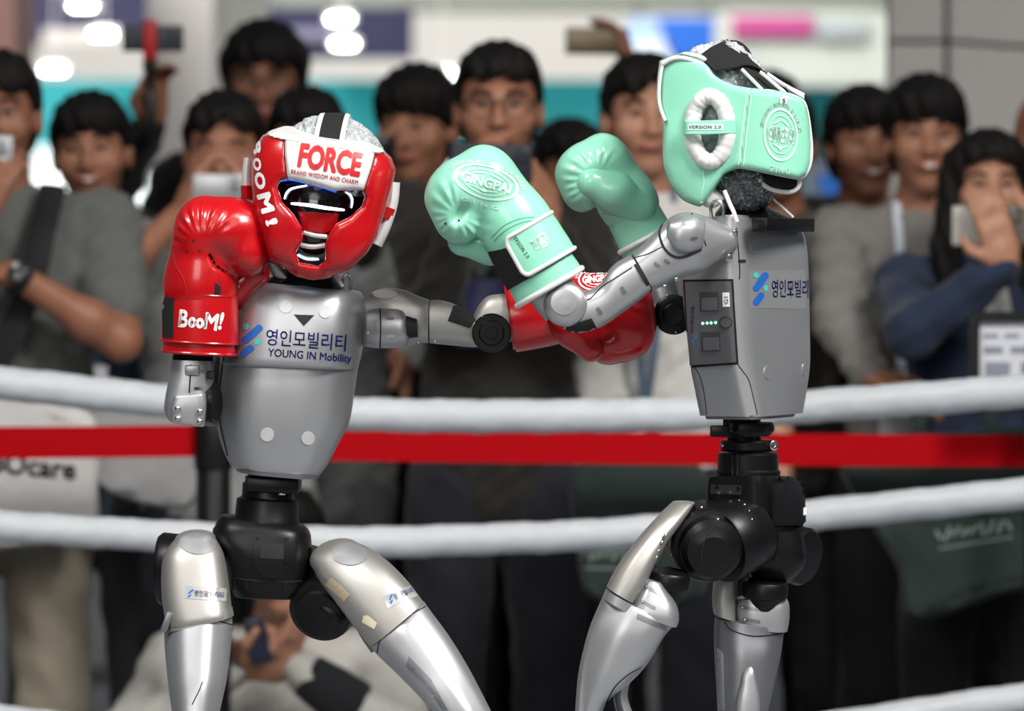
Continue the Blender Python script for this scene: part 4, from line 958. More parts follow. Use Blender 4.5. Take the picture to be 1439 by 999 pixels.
obj('hip_link', limb([(300, 742, 318, 740, .03, .03), (298, 758, 318, 766, .03, .034), (304, 774, 322, 790, .03, .03)], se(3), 3, r0=.004, r1=.004), motor, rr)
obj('hip_link', limb([(430, 765, 462, 775, .035, .03), (432, 790, 458, 800, .035, .034), (434, 815, 462, 830, .035, .03)], se(3), 3), motor, rr)
# legs
disct = mat('disc_thigh', '86878a', 0.5, metal=0.5, var=0.03)
def foot(base, px, py, d, yaw):
    p = W(px, py, d); z0 = 0.295; Y = Matrix.Rotation(R(yaw), 3, 'Z'); b = Vector((p.x, p.y, z0))
    rings = [[b + Y @ Vector((x * w, y * l - 0.035, z)) for x, y in se(3, 32)] for z, w, l in ((0.0, .034, .098), (.012, .037, .102), (.03, .034, .085), (.05, .027, .05), (.075, .022, .03))]
    obj('foot', loft(rings), motor, base); obj('ankle', lathe(b + Vector((0, 0, .06)), p - b - Vector((0, 0, .06)), [(0, .022), (.02, .026), ((p - b).length - .06, .024)], 24), silver, base)
tl = limb([(246, 757, 303, 757, -.02, .034), (231, 778, 313, 776, -.028, .042), (227, 805, 319, 803, -.036, .046), (228, 838, 323, 834, -.046, .048), (232, 868, 325.5, 858, -.056, .047), (233, 880, 326.5, 866, -.058, .045)], se(2.7), 5, r0=.014)
tlo = obj('thigh_cover', tl, champ, rr, label='warm silver thigh cover'); ttl = bvh(tl)
obj('thigh_disc', plate(disc2d(25.5, 14.5), 278, 764.5, -.3, ttl, 4, .0012), disct, tlo)
obj('clear_sticker', plate(rect2d(58, 18), 289, 834, -.3, ttl, 4, .0006, 3), mat('sticker_pale', 'b4b4b3', 0.25, metal=0.4), tlo)
logo(ttl, 267, 833.5, .26, 4, -.3, tlo); obj('small_lettering', lay(fit(text2d('영인모빌리티', 9, 0.008), 40, 8.5), 293, 835, -.3, ttl, 4, .0022, 3), navyink, tlo)
cl = limb([(231.5, 886, 328, 862, -.056, .044), (231, 897, 328, 880, -.06, .046), (233, 925, 325.5, 915, -.072, .047), (237, 965, 320, 955, -.09, .045), (242, 1000, 311, 995, -.105, .04), (246, 1030, 304, 1030, -.115, .037), (250, 1060, 300, 1060, -.11, .034)], secpoly([(-.5, -1), (.35, -1.05), (1, -.25), (.9, .6), (.5, 1), (-.5, 1), (-1, .6), (-1, -.4)], 2, 48), 5, r0=.004, r1=.02)
clo = obj('thigh_shell', cl, silver, rr); tcl = bvh(cl)
obj('thigh_band', limb([(233, 879, 326, 853, -.0565, .0445), (232, 887, 328.5, 865, -.057, .045)], se(2.7), 2), champ, rr)
obj('band_seam', seam([(236, 893), (262, 872), (290, 869), (326, 878)], tcl, -.3, .0009), gapm, clo)
obj('side_hinge', rbox(W(236, 872, -.075), (.005, .02, .014), Matrix.Rotation(R(20), 3, 'Y'), .002), silver_d, rr)
obj('scuff_mark', seam([(284.5, 958), (280, 970), (276, 978), (270, 990)], tcl, -.3, .0008), gapm, clo)
obj('hip_motor', lathe(W(252, 800, .01), (-1, .1, 0), [(0, .05), (.022, .052), (.028, .048), (.030, .03)], 40), motor, rr)
obj('knee_joint', cyl(W(246, 1075, -.1), W(304, 1075, -.1), .036), motor, rr)
obj('shin', limb([(248, 1070, 302, 1070, -.1, .04), (250, 1130, 300, 1130, -.06, .042), (256, 1230, 296, 1230, .0, .03), (262, 1320, 292, 1320, .04, .025)], se(2.6), 4, r0=.02, r1=.01), silver, rr)
foot(rr, 276, 1318, .04, 8)
tr = limb([(441, 800, 503, 763, -.01, .04), (449, 815, 522, 772, -.02, .045), (466, 838, 546, 790, -.035, .048), (487, 866, 571, 815, -.05, .048), (509, 894, 588, 837, -.06, .047), (520, 908, 595, 846, -.066, .046)], se(2.7), 5, r0=.03)
tro = obj('thigh_cover', tr, champ, rr); ttr = bvh(tr)
obj('thigh_disc', plate(disc2d(25, 15.5), 491, 779, -.3, ttr, 4, .0012), disct, tro)
obj('clear_sticker', plate(rect2d(46, 17), 563, 838, -.3, ttr, -22, .0006, 3), mat('sticker_pale', 'b4b4b3'), tro)
logo(ttr, 549, 841.5, .26, -22, -.3, tro); obj('small_lettering', lay(fit(text2d('영인모빌리티', 9, 0.008), 28, 8.5), 567, 834, -.3, ttr, -22, .0022, 3), navyink, tro)
tape = mat('tape_cream', 'c9c0a4', 0.6); tapeb = mat('tape_worn', '9a8d76', 0.6, var=0.3, vscale=200)
t_, cx_, cy_ = poly2d([(511, 865), (517, 865), (530, 876), (526, 884), (509, 874)]); obj('tape_patch', plate(t_, cx_, cy_, -.3, ttr, 0, .0008), tape, tro)
t_, cx_, cy_ = poly2d([(464, 812), (478, 822), (491, 836), (484, 846), (470, 832), (458, 822)]); obj('worn_tape', plate(t_, cx_, cy_, -.3, ttr, 0, .0008), tapeb, tro)
cr_ = limb([(521, 908, 596, 846, -.064, .044), (530, 919, 604, 858, -.07, .046), (556, 944, 630, 893, -.085, .046), (582, 970, 655, 933, -.10, .044), (606, 996, 676, 972, -.11, .04), (626, 1020, 690, 1000, -.115, .037), (645, 1045, 704, 1030, -.115, .035)], secpoly([(-.6, -1), (.2, -1.05), (1, -.4), (1, .5), (.5, 1), (-.5, 1), (-1, .6), (-1, -.5)], 2, 48), 5, r0=.003, r1=.02)
cro = obj('thigh_shell', cr_, silver, rr); tcr = bvh(cr_)
obj('band_seam', seam([(530, 917), (536, 897), (560, 874), (598, 852)], tcr, -.3, .0009), gapm, cro)
t_, cx_, cy_ = poly2d([(575, 922), (571, 936), (600, 962), (622, 998), (630, 998), (606, 955)]); obj('side_strip', plate(t_, cx_, cy_, -.3, tcr, 0, .0012), silver_d, cro)
for x, y in ((582, 940), (609, 978)): obj('screw', screw(x, y, tcr, -.3, .002, .001), steel, cro)
obj('thigh_bracket', limb([(498, 874, 520, 862, -.03, .03), (506, 892, 528, 880, -.035, .03), (522, 916, 540, 902, -.045, .03)], se(4), 3, r0=.003), silver_d, rr)
obj('hip_motor', lathe(W(464, 838, .03), (-.3, -1, -.45), [(0, .046), (.04, .047), (.048, .045), (.052, .036), (.058, .034), (.060, .02)], 40), motor, rr)
obj('hip_yoke', limb([(436, 800, 470, 806, .02, .036), (434, 825, 486, 835, .01, .036), (440, 850, 492, 862, .0, .034), (456, 868, 484, 874, -.005, .028)], se(2.6), 4, r0=.01, r1=.006), motor, rr)
obj('knee_joint', cyl(W(650, 1062, -.115), W(700, 1050, -.1), .036), motor, rr)
obj('shin', limb([(645, 1050, 704, 1050, -.11, .04), (640, 1120, 694, 1120, -.08, .042), (622, 1230, 664, 1230, -.02, .03), (610, 1320, 642, 1320, .02, .025)], se(2.6), 4, r0=.02, r1=.01), silver, rr)
foot(rr, 626, 1318, .02, 25)

# ------------------------------------------------------------------ red gloves
g1 = glove('red glove held upright with white lettering on its wrist strap', W(281, 497, -.055), (.05, 0, 1), (1, -.12, 0), redl, 1.0, thumb=-1)
bv, edge = band(g1, .016, .082, .001, a0=0, a1=2 * math.pi)
st1 = obj('wrist_strap', bv, redl, g1['root']); tb_ = bvh(bv)
obj('strap_edge', tube(edge[:57][:-1], .0016, 8, closed=True), redl, g1['root']); obj('strap_edge', tube(edge[57:][:-1], .0016, 8, closed=True), redl, g1['root'])
t_, cx_, cy_ = poly2d([(229, 417), (245, 418), (244, 474), (230, 474)]); obj('velcro_tab', plate(t_, cx_, cy_, -.3, tb_, 0, .002), velcro, st1)
boom = join2d(fit(text2d('B', 25, .03), 13, 25)[0:2], sh2(fit(text2d('oo', 14, .05), 22, 15), 18, -4), sh2(fit(text2d('M', 22, .04), 19, 24), 39, 0, -3), sh2(fit(text2d('!', 24, .03), 5, 25), 52.5, 2, -6))
boom = (boom[0] - np.array([23, 0]), boom[1])
obj('strap_lettering', lay(boom, 281, 450, -.3, tb_, 6, .0008, 5), inkwht, st1)
obj('cuff_edge', tube(g1['ring'](0.001, .0515, .0425)[::2], .0022, 8, closed=True), redl, g1['root'])
t_, cx_, cy_ = poly2d([(302, 396), (310, 403), (309, 416), (301, 416)]); obj('thumb_gap', plate(t_, cx_, cy_, -.3, g1['tree'], 0, .0006), gapm, g1['root'])
for pts in ([(246, 372), (258, 392), (262, 414)], [(292, 385), (300, 372), (308, 385), (312, 414)], [(240, 345), (247, 372)]): obj('stitch_line', seam(pts, g1['tree'], -.3, .0007), mat('thread_red', '7d060c', 0.7), g1['root'])
for x, y in ((272, 338), (263, 353), (281, 352)): obj('vent_hole', plate(disc2d(1.6), x, y, -.3, g1['tree'], 0, .0006), gapm, g1['hand'])
g2 = glove('red glove thrust under the mint gloved arm', W(715, 447, .012), (.985, 0, .14), (.1, -.15, -1), redl, .93, thumb=1)
bv2, edge2 = band(g2, .004, .07, .001)
obj('wrist_strap', bv2, redl, g2['root'])
def ginglogo(s, sx=1.0, ring=True):
    t = [join2d(disc2d(26 * s, 26 * s, 44, .9), disc2d(19 * s, 19 * s, 40, .95))]
    t.append(fit(text2d('GINGPAI', 10 * s, .05), 40 * s, 16 * s))
    t.append(arc2(text2d('GINGPAI BOXING & SERIES', 4.6 * s, .03, 1.0, 1.15), 29.5 * s)); t.append(sh2(text2d('GING', 6 * s, .03, 1.0, 1.9), 0, -34 * s))
    for a in (-1, 1): t.append(sh2(pill2d(12 * s, 1.6 * s), a * 7 * s, 11.5 * s, a * -25)); t.append(sh2(pill2d(10 * s, 1.6 * s), a * 6 * s, -11.5 * s, a * 20))
    t.append(sh2(disc2d(2.4 * s), 0, -13 * s)); v, f = join2d(*t); v = v.copy(); v[:, 0] *= sx; return v, f
gl2 = ginglogo(1.0); gl2[0][:, 1] *= .62
obj('logo_print', lay(gl2, 838, 392, -.3, g2['tree'], -6, .0009, 4), inkwht, g2['hand'])

# ------------------------------------------------------------------ red headgear
hg = thing('boxing_headgear', 'red and white headgear with glowing visor on the camera-facing robot', 'headgear', W(440, 385, 0))
def pxgrid(v):
    X, Y, Z = v.grid(); k = F / (D0 + Y); return X, Y, Z, CX + X * k, HY - (Z - ZC) * k
def superell(X, Y, Z, c, r, p, q_, rot):
    m = np.array(rot); X, Y, Z = X - c[0], Y - c[1], Z - c[2]
    X, Y, Z = (X * m[0, i] + Y * m[1, i] + Z * m[2, i] for i in range(3))
    g = ((np.abs(X / r[0]) ** p + np.abs(Y / r[1]) ** p) ** (q_ / p) + np.abs(Z / r[2]) ** q_) ** (1 / q_)
    return (g - 1) * min(r), X, Y, Z
def smax(a, b, k): h = np.clip(0.5 - 0.5 * (b - a) / k, 0, 1); return b * (1 - h) + a * h + k * h * (1 - h)
HC = W(453, 283, .005); HROT = Matrix.Rotation(R(8.5), 3, 'Y') @ Matrix.Rotation(R(8), 3, 'X')
out_r = [(368, 189), (400, 180), (450, 184), (500, 196), (540, 213), (550, 222), (556, 238), (551, 262), (540, 300), (528, 330), (512, 354), (490, 375), (466, 387), (440, 390), (418, 385), (398, 373), (381, 361), (370, 325), (357, 296), (353, 260), (353, 222), (359, 203)]
eyes_r = [(390, 262), (395, 254), (413, 252), (440, 259), (469, 268), (495, 266), (507, 267), (512.5, 276), (508, 290), (491, 305), (472, 314), (462, 328), (456, 345), (457, 366), (447, 373), (421, 368), (416, 355), (426, 338), (425, 320), (413, 301), (397, 284)]
def red_shell(grow=0.0):
    v = Vol(np.array(HC) - (.125, .145, .135), np.array(HC) + (.125, .145, .12), .0022)
    X, Y, Z, PX, PY = pxgrid(v)
    o, lx, ly, lz = superell(X, Y, Z, HC, (.120, .124, .122), 2.8, 3.2, HROT)
    sd = sdpoly(PX, PY, out_r) / 1000
    o = smax(o, sd - .005, .024) - .001
    v.F = o.astype(np.float32)
    for x, z, rx, rz in ((-.052, -.042, .036, .052), (.056, -.046, .036, .05)):   # cheek pads
        c = HC + HROT @ Vector((x, -.085, z)); v.ell(c, (rx, .033, rz), .02, HROT)
    v.ell(HC + HROT @ Vector((0, -.085, -.098)), (.05, .028, .018), .012, HROT)   # chin pad
    v.F = smax(v.F, sd - .004, .016).astype(np.float32); o = v.F.copy()
    i, _, _, _ = superell(X, Y, Z, HC, (.082, .098, .13), 2.6, 3.0, HROT)
    eye = sdpoly(PX, PY, eyes_r) / 1000; eye = np.maximum(eye, Y - .0)
    f = smax(smax(o - grow, -i, .006), -eye, .012)
    f = np.maximum(f, lz - .096)
    return v, f, o, PX, PY, lx, ly, lz
v, f, o_r, PX, PY, lx, ly, lz = red_shell()
fore = [(400, 186), (463, 190), (529, 207), (522, 235), (511, 268), (469, 268.5), (404, 252), (400, 215)]
reg = np.maximum(sdpoly(PX, PY, fore) / 1000, ly + .02)
v.F = smax(f, -(reg - .0005), .002).astype(np.float32); shell_m = v.mesh(); so2 = obj('padded_shell', shell_m, redl, hg)
v.F = smax(f - .0018, reg, .004).astype(np.float32); fm = v.mesh(); fo2 = obj('forehead_panel', fm, whitel, hg); tfm = bvh(fm); tsh = bvh(shell_m)
v.F = (np.maximum(np.maximum(o_r - .0025, -(o_r + .010)), np.abs(lz - .0945) - .0042)).astype(np.float32); obj('top_rim', v.mesh(), whitel, hg)
word = fit(text2d('FORCE', 30, .05, 1, .98), 89, 35)
obj('forehead_lettering', lay(word, 464, 225, -.4, tfm, 9.5, .0008, 5), inkred, fo2, label='bold red FORCE lettering')
obj('motto_lettering', lay(fit(text2d('BRAND WISDOM AND CHARM', 5, .02, 1, 1.15), 95, 6.2), 456, 248.5, -.4, tfm, 9.3, .0008, 5), inkred, fo2)
obj('panel_stitching', seam([(403, 190), (403, 218), (408, 250)], tfm, -.4, .0006), mat('thread_grey', '9a9a9a', 0.7), fo2)
for ch_, x, y, a, w_, h_ in (('B', 361.5, 208, 88, 18, 11), ('O', 362, 231, 84, 18, 11), ('O', 366, 254, 80, 24, 14), ('M', 374, 285, 74, 28, 19), ('!', 382, 312, 74, 9, 17)):
    obj('side_letter', lay(fit(text2d(ch_, 10, .05), w_ if ch_ not in 'M!' else w_, h_), x, y, -.4, tsh, a, .0009, 4), inkwht, so2)
visor_c = HC + HROT @ Vector((-.002, -.0, -.012))
vis = ico(visor_c, (.078, .088, .098), HROT, 4); rh_ = thing('visor_holder', 'x', 'x', HC) if False else None
vo = obj('head_visor', vis, mat('visor_gloss', '07080b', 0.08, coat=0.6), rr); tv_ = bvh(vis)
lm = ledm()
def ledstrip(pts, r, flat=1.0):
    P = on_surface([(p.x, p.y) for p in spl([(x, y, 0) for x, y in pts], 8)], tv_, -.4, .0015); n = len(P)
    return tube(P, [r * (0.35 + 0.65 * math.sin(math.pi * (i + .5) / n) ** .5) for i in range(n)], 8)
for pts, r in (([(400.5, 280), (404, 271), (412, 265), (432.5, 261)], .0014), ([(493, 292), (494, 281), (491, 274), (485, 270)], .0014), ([(410, 286), (435, 288.5), (460, 292.5), (483, 295)], .0024), ([(418.5, 357), (431, 362.5), (448, 363.5)], .0016)):
    obj('glow_strip', ledstrip(pts, r), lm, vo)
t_, cx_, cy_ = poly2d([(421, 297), (474, 300), (470, 318), (455, 326), (428, 322)]); obj('inner_padding', plate(t_, cx_, cy_, -.4, tv_, 0, .006), redl, hg)
for pts in ([(428, 325), (442, 329), (458, 331)], [(424, 342), (440, 344.5), (456, 343)]): obj('chin_strap', tube(on_surface([(p.x, p.y) for p in spl([(x, y, 0) for x, y in pts], 6)], tv_, -.4, .004), .0036, 8), whitel, hg)
obj('sensor_bar', plate(pill2d(70, 11), 452, 276, -.4, tv_, 7, .003), mat('sensor_black', '0b0c10', 0.2), vo)
0 and obj('depth_camera', lathe(on_surface([(438, 297)], tv_, -.4, .002)[0], (0, -1, 0), [(0, .012), (.006, .012), (.008, .009)], 24), motor, vo)
edge_glint = mat('blue_glint', '1060c0', 0.3, emit='1c6cff', estr=0.8)  # thin blue reflections on the visor, put in as glowing tubes
obj('visor_glint', tube(on_surface([(p.x, p.y) for p in spl([(398, 258, 0), (413, 256, 0), (440, 262, 0), (470, 271, 0)], 6)], tv_, -.4, .008), .0014, 6), edge_glint, vo)
obj('visor_glint', tube(on_surface([(p.x, p.y) for p in spl([(409, 300, 0), (419, 312, 0), (424, 325, 0), (424, 338, 0)], 6)], tv_, -.4, .006), .0012, 6), edge_glint, vo)
bw = thing('bubble_wrap', 'bubble wrap bundled around the head inside the red headgear', 'bubble wrap', HC)
obj('wrap_dome', bubbles(HC + HROT @ Vector((.004, .006, .055)), (.076, .092, .064), 900, .075, .05, rot=HROT, seed=3), bubble, bw)
ttop = bvh(bubbles(HC + HROT @ Vector((.004, .004, .055)), (.079, .095, .066), 10, .01, .0, rot=HROT))
def strap_over(xs0, xs1, name, m, off, n=14, parent=hg):
    rows = []
    for k in range(n + 1):
        yl = -.09 + .17 * k / n; row = []
        for x in (xs0, (xs0 * 2 + xs1) / 3, (xs0 + xs1 * 2) / 3, xs1):
            p = HC + HROT @ Vector((x, yl, .25)); loc, nr, _, _ = ttop.ray_cast(p, -(HROT @ Vector((0, 0, 1))))
            row.append((loc if loc else p - HROT @ Vector((0, 0, .2))) + HROT @ Vector((0, 0, off)))
        row2 = [p - HROT @ Vector((0, 0, .003)) for p in row]; rows.append(row + row2[::-1])
    return obj(name, loft(rows), m, parent)
strap_over(-.0145, .0145, 'crown_strap', velcro, .005); strap_over(-.021, -.0145, 'strap_border', whitel, .0055); strap_over(.0145, .021, 'strap_border', whitel, .0055)
# ear loops
for pts, r, bandp in (([(350, 222), (348, 240), (347.5, 262), (348.5, 282)], .0075, [(348, 261), (348, 270), (348.5, 279)]), ([(553, 256), (550, 285), (541, 315), (528, 343)], .0095, [(546, 291), (543, 299), (540, 306)])):
    obj('ear_loop', tube(spl([W(x, y, .0) for x, y in pts], 6), r, 12, flat=2.2, nrm=(0, 1, 0)), whitel, hg)
    obj('loop_band', tube(spl([W(x, y, .0) for x, y in bandp], 4), r + .0025, 12, flat=2.2, nrm=(0, 1, 0)), redl, hg)
obj('chin_tie', tube(spl([W(470, 384, -.03), W(476, 392, -.035), W(481, 402, -.03)], 4), .0025, 8), whitel, hg)
obj('chin_cushion', limb([(372, 366, 396, 374, .01, .03), (378, 378, 402, 384, .01, .03), (384, 388, 410, 392, .01, .025)], se(2.5), 4, r0=.004, r1=.004), whitel, hg)
obj('head_core', limb([(400, 330, 480, 340, .02, .05), (405, 362, 472, 370, .02, .045), (408, 375, 468, 384, .025, .036)], se(2.4), 4), motor, rr)
# ================================================================== robot with the mint gloves (turned away, facing the other robot)
mr = thing('humanoid_robot', 'silver humanoid robot turned sideways in mint green headgear and gloves', 'robot', W(1010, 1400, 0.0))
def planloft(levels, ds, k=56, it=2):
    rings = []
    for lv in crs(levels, 4):
        P = [W(lv[0], lv[1], ds[0]), W(lv[2], lv[3], ds[1]), W(lv[4], lv[5], ds[2])]
        P.append(P[0] + P[2] - P[1]); P[3].z = (P[0].z + P[2].z) / 2
        m1 = P[0].lerp(P[1], .5); rings.append([Vector(p) for p in secpoly([tuple(p) for p in P], it, k, .11)])
    return loft(rings)
DS = (-.035, -.09, .08)
tor = planloft([(983, 306, 1032, 301, 1118, 309), (961, 318, 1035, 311, 1134, 320), (946, 350, 1037, 345, 1144, 347), (947, 394, 1039, 392, 1147, 392), (953, 450, 1043, 455, 1148, 452), (960, 512, 1048, 516, 1148, 512), (967, 550, 1056, 553, 1143, 549), (975, 584, 1064, 586, 1136, 580)], DS)
to = obj('torso_shell', tor, silver, mr, sharp=60); tt = bvh(tor)
obj('bottom_flange', planloft([(983, 582, 1064, 584, 1126, 579), (985, 589, 1064, 590, 1122, 585)], DS), silver_d, mr, sharp=50)
# battery
t_, cx_, cy_ = poly2d([(960, 393), (1030, 392), (1038, 512), (968, 517)]); obj('battery_gap', plate(t_, cx_, cy_, -.3, tt, 0, .0008), gapm, to)
t_, cx_, cy_ = poly2d([(964, 396), (1028, 395), (1035, 509), (971, 513)]); bp_ = plate(t_, cx_, cy_, -.3, tt, 0, .0028); bo = obj('battery_cover', bp_, silver_d, mr, sharp=40); tbp = bvh(bp_)
for x, y in ((997, 424), (999, 480)):
    obj('latch_frame', plate(rect2d(27, 27), x, y, -.3, tbp, -2, .001), mat('latch_edge', '4a4b4e', 0.45, metal=0.5), bo); obj('latch', plate(rect2d(21, 18), x + 1, y + 3, -.3, tbp, -2, .003), silver_d, bo, sharp=40)
obj('power_ring', plate(disc2d(9.5, 9), 1020, 453, -.3, tbp, 0, .0012), mat('latch_edge', '4a4b4e'), bo); obj('power_button', plate(disc2d(6.5, 6.2), 1020.5, 454, -.3, tbp, 0, .0028), silver_d, bo)
for x, y in ((987.7, 454.4), (993.9, 454), (999.6, 453.7), (1005.8, 453.3)): obj('status_light', ico(on_surface([(x, y)], tbp, -.3, .0004)[0], (.0019, .0014, .0019), None, 2), greenled, bo)
obj('model_label', plate(rect2d(9.5, 20), 1020.5, 421, -.3, tbp, -2, .0008), white, bo); obj('model_lettering', lay(fit(text2d('G1', 8, .01), 10, 5.5), 1021, 422, -.3, tbp, -91, .0016, 4), inkblk, bo)
obj('battery_lettering', lay(fit(text2d('영인모빌리티', 8, .008), 38, 5), 973, 449, -.3, tbp, 92, .0008, 4), navyink, bo); logo(tbp, 974.5, 476, .2, 90, -.3, bo)
# back panel
t_, cx_, cy_ = poly2d([(1053, 380), (1137, 380), (1138, 434), (1055, 433)]); obj('clear_sticker', plate(t_, cx_, cy_, -.3, tt, 0, .0004), film, to)
for nm, t2, x, y, a, m_ in (('logo_bar', pill2d(31, 10), 1068.5, 396, 55, blue), ('logo_bar', pill2d(21, 9.5), 1065.6, 420, 55, blue), ('logo_dot', disc2d(4), 1062, 386.5, 0, logot), ('logo_dot', disc2d(3.4, 4.2), 1075.5, 404.7, 0, logot)):
    obj(nm, lay(t2, x, y, -.3, tt, -a, .001, 4), m_, to)
obj('hangul_lettering', lay(fit(text2d('영인모빌리티', 22, .004), 62, 25), 1115, 405.5, -.3, tt, 0, .001, 4), navyink, to)
for x, y, rx, ry in ((1062, 347.5, 8, 10), (1079, 523, 5.5, 10), (1130, 519.5, 3.2, 9)): obj('sensor_disc', plate(disc2d(rx, ry), x, y, -.3, tt, 0, .001), silver, to)
obj('panel_seam', seam([(1035, 320), (1037, 345), (1039.5, 378), (1039, 392)], tt, -.3, .0009), gapm, to); obj('panel_slot', plate(pill2d(11, 4.5), 1042.5, 367, -.3, tt, 0, .0006), gapm, to)
obj('panel_seam', seam([(1037, 512), (1044, 522), (1052, 534), (1058, 556), (1064, 582)], tt, -.3, .0007), gapm, to); obj('panel_seam', seam([(976, 516), (984, 530), (990, 555), (993, 583)], tt, -.3, .0007), gapm, to)
ya = math.atan2(.15, .078)
RB = Matrix.Rotation(ya, 3, 'Z')
obj('rear_sensor_bar', rbox(W(1101, 316, -.02), (.083, .012, .0095), RB, .002), motor, mr, sharp=40)
obj('sensor_lens', lathe(W(1082, 315.5, -.055) + RB @ Vector((0, -.012, 0)), RB @ Vector((0, -1, 0)), [(0, .0055), (.0012, .0055), (.001, .004)], 20), mat('lens_dark', '050507', 0.1), mr)
# neck
obj('neck_post', limb([(1012, 258, 1070, 260, .02, .03), (1014, 285, 1076, 287, .02, .034), (1005, 300, 1110, 306, .0, .05), (1008, 308, 1108, 312, .0, .055)], se(2.6), 4), mat('neck_gloss', '141416'), mr)
obj('lifting_hook', tube(spl([W(1000, 306, -.09), W(999, 292, -.09), W(1003, 284, -.09), W(1011, 283, -.09), W(1016, 290, -.09), W(1017, 306, -.09)], 6), .0024, 8), steel, mr)
# near arm
sh2_ = limb([(1030, 322, 1032, 352, -.085, .036), (1002, 308, 1007, 368, -.10, .04), (972, 298.5, 986, 382, -.118, .043), (948, 302, 957, 391, -.128, .042), (926, 320, 938, 399, -.135, .038), (906, 341, 925, 405, -.138, .034), (889, 357, 917, 407, -.14, .031)], se(2.7), 6, r0=.006)
s2 = obj('shoulder_housing', sh2_, silver, mr); ts2 = bvh(sh2_)
obj('housing_gap', seam([(932, 314), (927, 326), (930, 342), (938, 354), (950, 361), (964, 360), (985, 351)], ts2, -.4, .0018), gapm, s2)
drum = limb([(942, 308, 936, 338, -.146, .03), (958, 303, 946, 354, -.15, .033), (975, 302, 966, 359, -.148, .033), (990, 310, 986, 352, -.14, .03)], se(2.6), 5, r0=.004, r1=.002)
do = obj('shoulder_drum', drum, silver, mr); td = bvh(drum)
obj('housing_seam', seam([(972, 300), (984, 322), (992, 346)], ts2, -.4, .001), gapm, s2); obj('housing_seam', seam([(893, 362), (912, 356), (932, 346)], ts2, -.4, .0008), gapm, s2)
for x, y, tr_ in ((963, 314, td), (975, 335, td), (937, 367.5, ts2), (923, 372, ts2)): obj('slot', plate(pill2d(10, 5), x, y, -.4, tr_, 35 if tr_ is ts2 else -8, .0006), silver_d, s2)
for x, y in ((934, 402), (950, 392)): obj('bolt', ico(W(x, y, -.165), (.003,) * 3, None, 1), steel, s2)
obj('bolt', lathe(W(1024, 362, -.115), (0, -1, 0), [(0, .005), (.008, .005), (.010, .003)], 14), steel, mr); obj('bolt', lathe(W(1031, 326, -.115), (.4, -1, 0), [(0, .004), (.006, .004), (.008, .002)], 14), steel, mr)
obj('arm_ring', limb([(888, 358, 917, 408, -.14, .0325), (882.5, 361, 913, 411, -.14, .0325)], se(2.4), 1), rubber, mr)
ua3 = limb([(886, 358.5, 916, 408, -.14, .031), (868, 368, 896, 424, -.14, .031), (856, 379, 874, 440, -.14, .031), (845, 397, 856, 453, -.14, .030), (832, 406, 838, 462, -.14, .029), (812, 410, 812, 468, -.14, .026), (795, 416, 792, 462, -.14, .022)], se(2.8), 5)
u3 = obj('upper_arm', ua3, silver, mr); tu3 = bvh(ua3)
obj('arm_seam', seam([(888, 376), (866, 390), (846, 403), (830, 419), (822, 421)], tu3, -.4, .0009), gapm, u3)
for x, y, a in ((875.5, 408, 62), (842, 437, 58)): obj('slot', plate(pill2d(12, 6), x, y, -.4, tu3, a, .0007), silver_d, u3)
t_, cx_, cy_ = poly2d([(792, 460), (831, 447), (839, 461), (826, 469), (808, 470)]); obj('rubber_pad', plate(t_, cx_, cy_, -.4, tu3, 0, .002), rubber, u3)
fa3 = limb([(766, 450, 822, 420, -.14, .027), (752, 434, 812, 402, -.14, .029), (741, 418, 798, 387, -.14, .029), (730, 398, 786, 366, -.14, .028)], se(2.5), 5)
obj('forearm', fa3, silver, mr)
elb = lathe(W(794, 427, -.11), (0, -1, 0), [(0, .028), (.004, .0305), (.056, .0305), (.062, .027), (.065, .019), (.066, .0)], 44)
ed = obj('elbow_shell', elb, silver, mr); te = bvh(elb)
obj('elbow_disc', plate(disc2d(18), 792.5, 424.5, -.4, te, 0, .0012), silver, ed)
for x, y in ((816, 447), (822, 427), (768, 449)): obj('bolt', ico(W(x, y, -.16), (.0018,) * 3, None, 1), steel, ed)
# far arm, mostly hidden
obj('shoulder_housing', limb([(1060, 320, 1064, 356, .12, .04), (1010, 320, 1016, 372, .15, .042), (970, 330, 978, 384, .17, .04)], se(2.7), 4, r0=.01, r1=.01), silver, mr)
obj('upper_arm', limb([(975, 340, 985, 385, .17, .034), (940, 390, 972, 410, .15, .034), (922, 425, 962, 450, .12, .032)], se(2.7), 4), silver, mr)
em3 = lathe(W(944, 441, .11), (0, -1, 0), [(0, .026), (.05, .0275), (.056, .0285), (.07, .0285), (.073, .025), (.073, .016), (.075, .014)], 40)
emo = obj('elbow_motor', em3, motor, mr)
for k in range(6):
    a = 2 * math.pi * k / 6 + .3; obj('screw', ico(W(944 + 26.5 * math.cos(a), 441 + 26.5 * math.sin(a), .036), (.0017,) * 3, None, 1), steel, emo)
obj('forearm', limb([(915, 425, 962, 440, .115, .03), (905, 395, 950, 405, .12, .03), (890, 360, 935, 345, .125, .03), (880, 340, 926, 322, .125, .028)], se(2.5), 4), silver, mr)
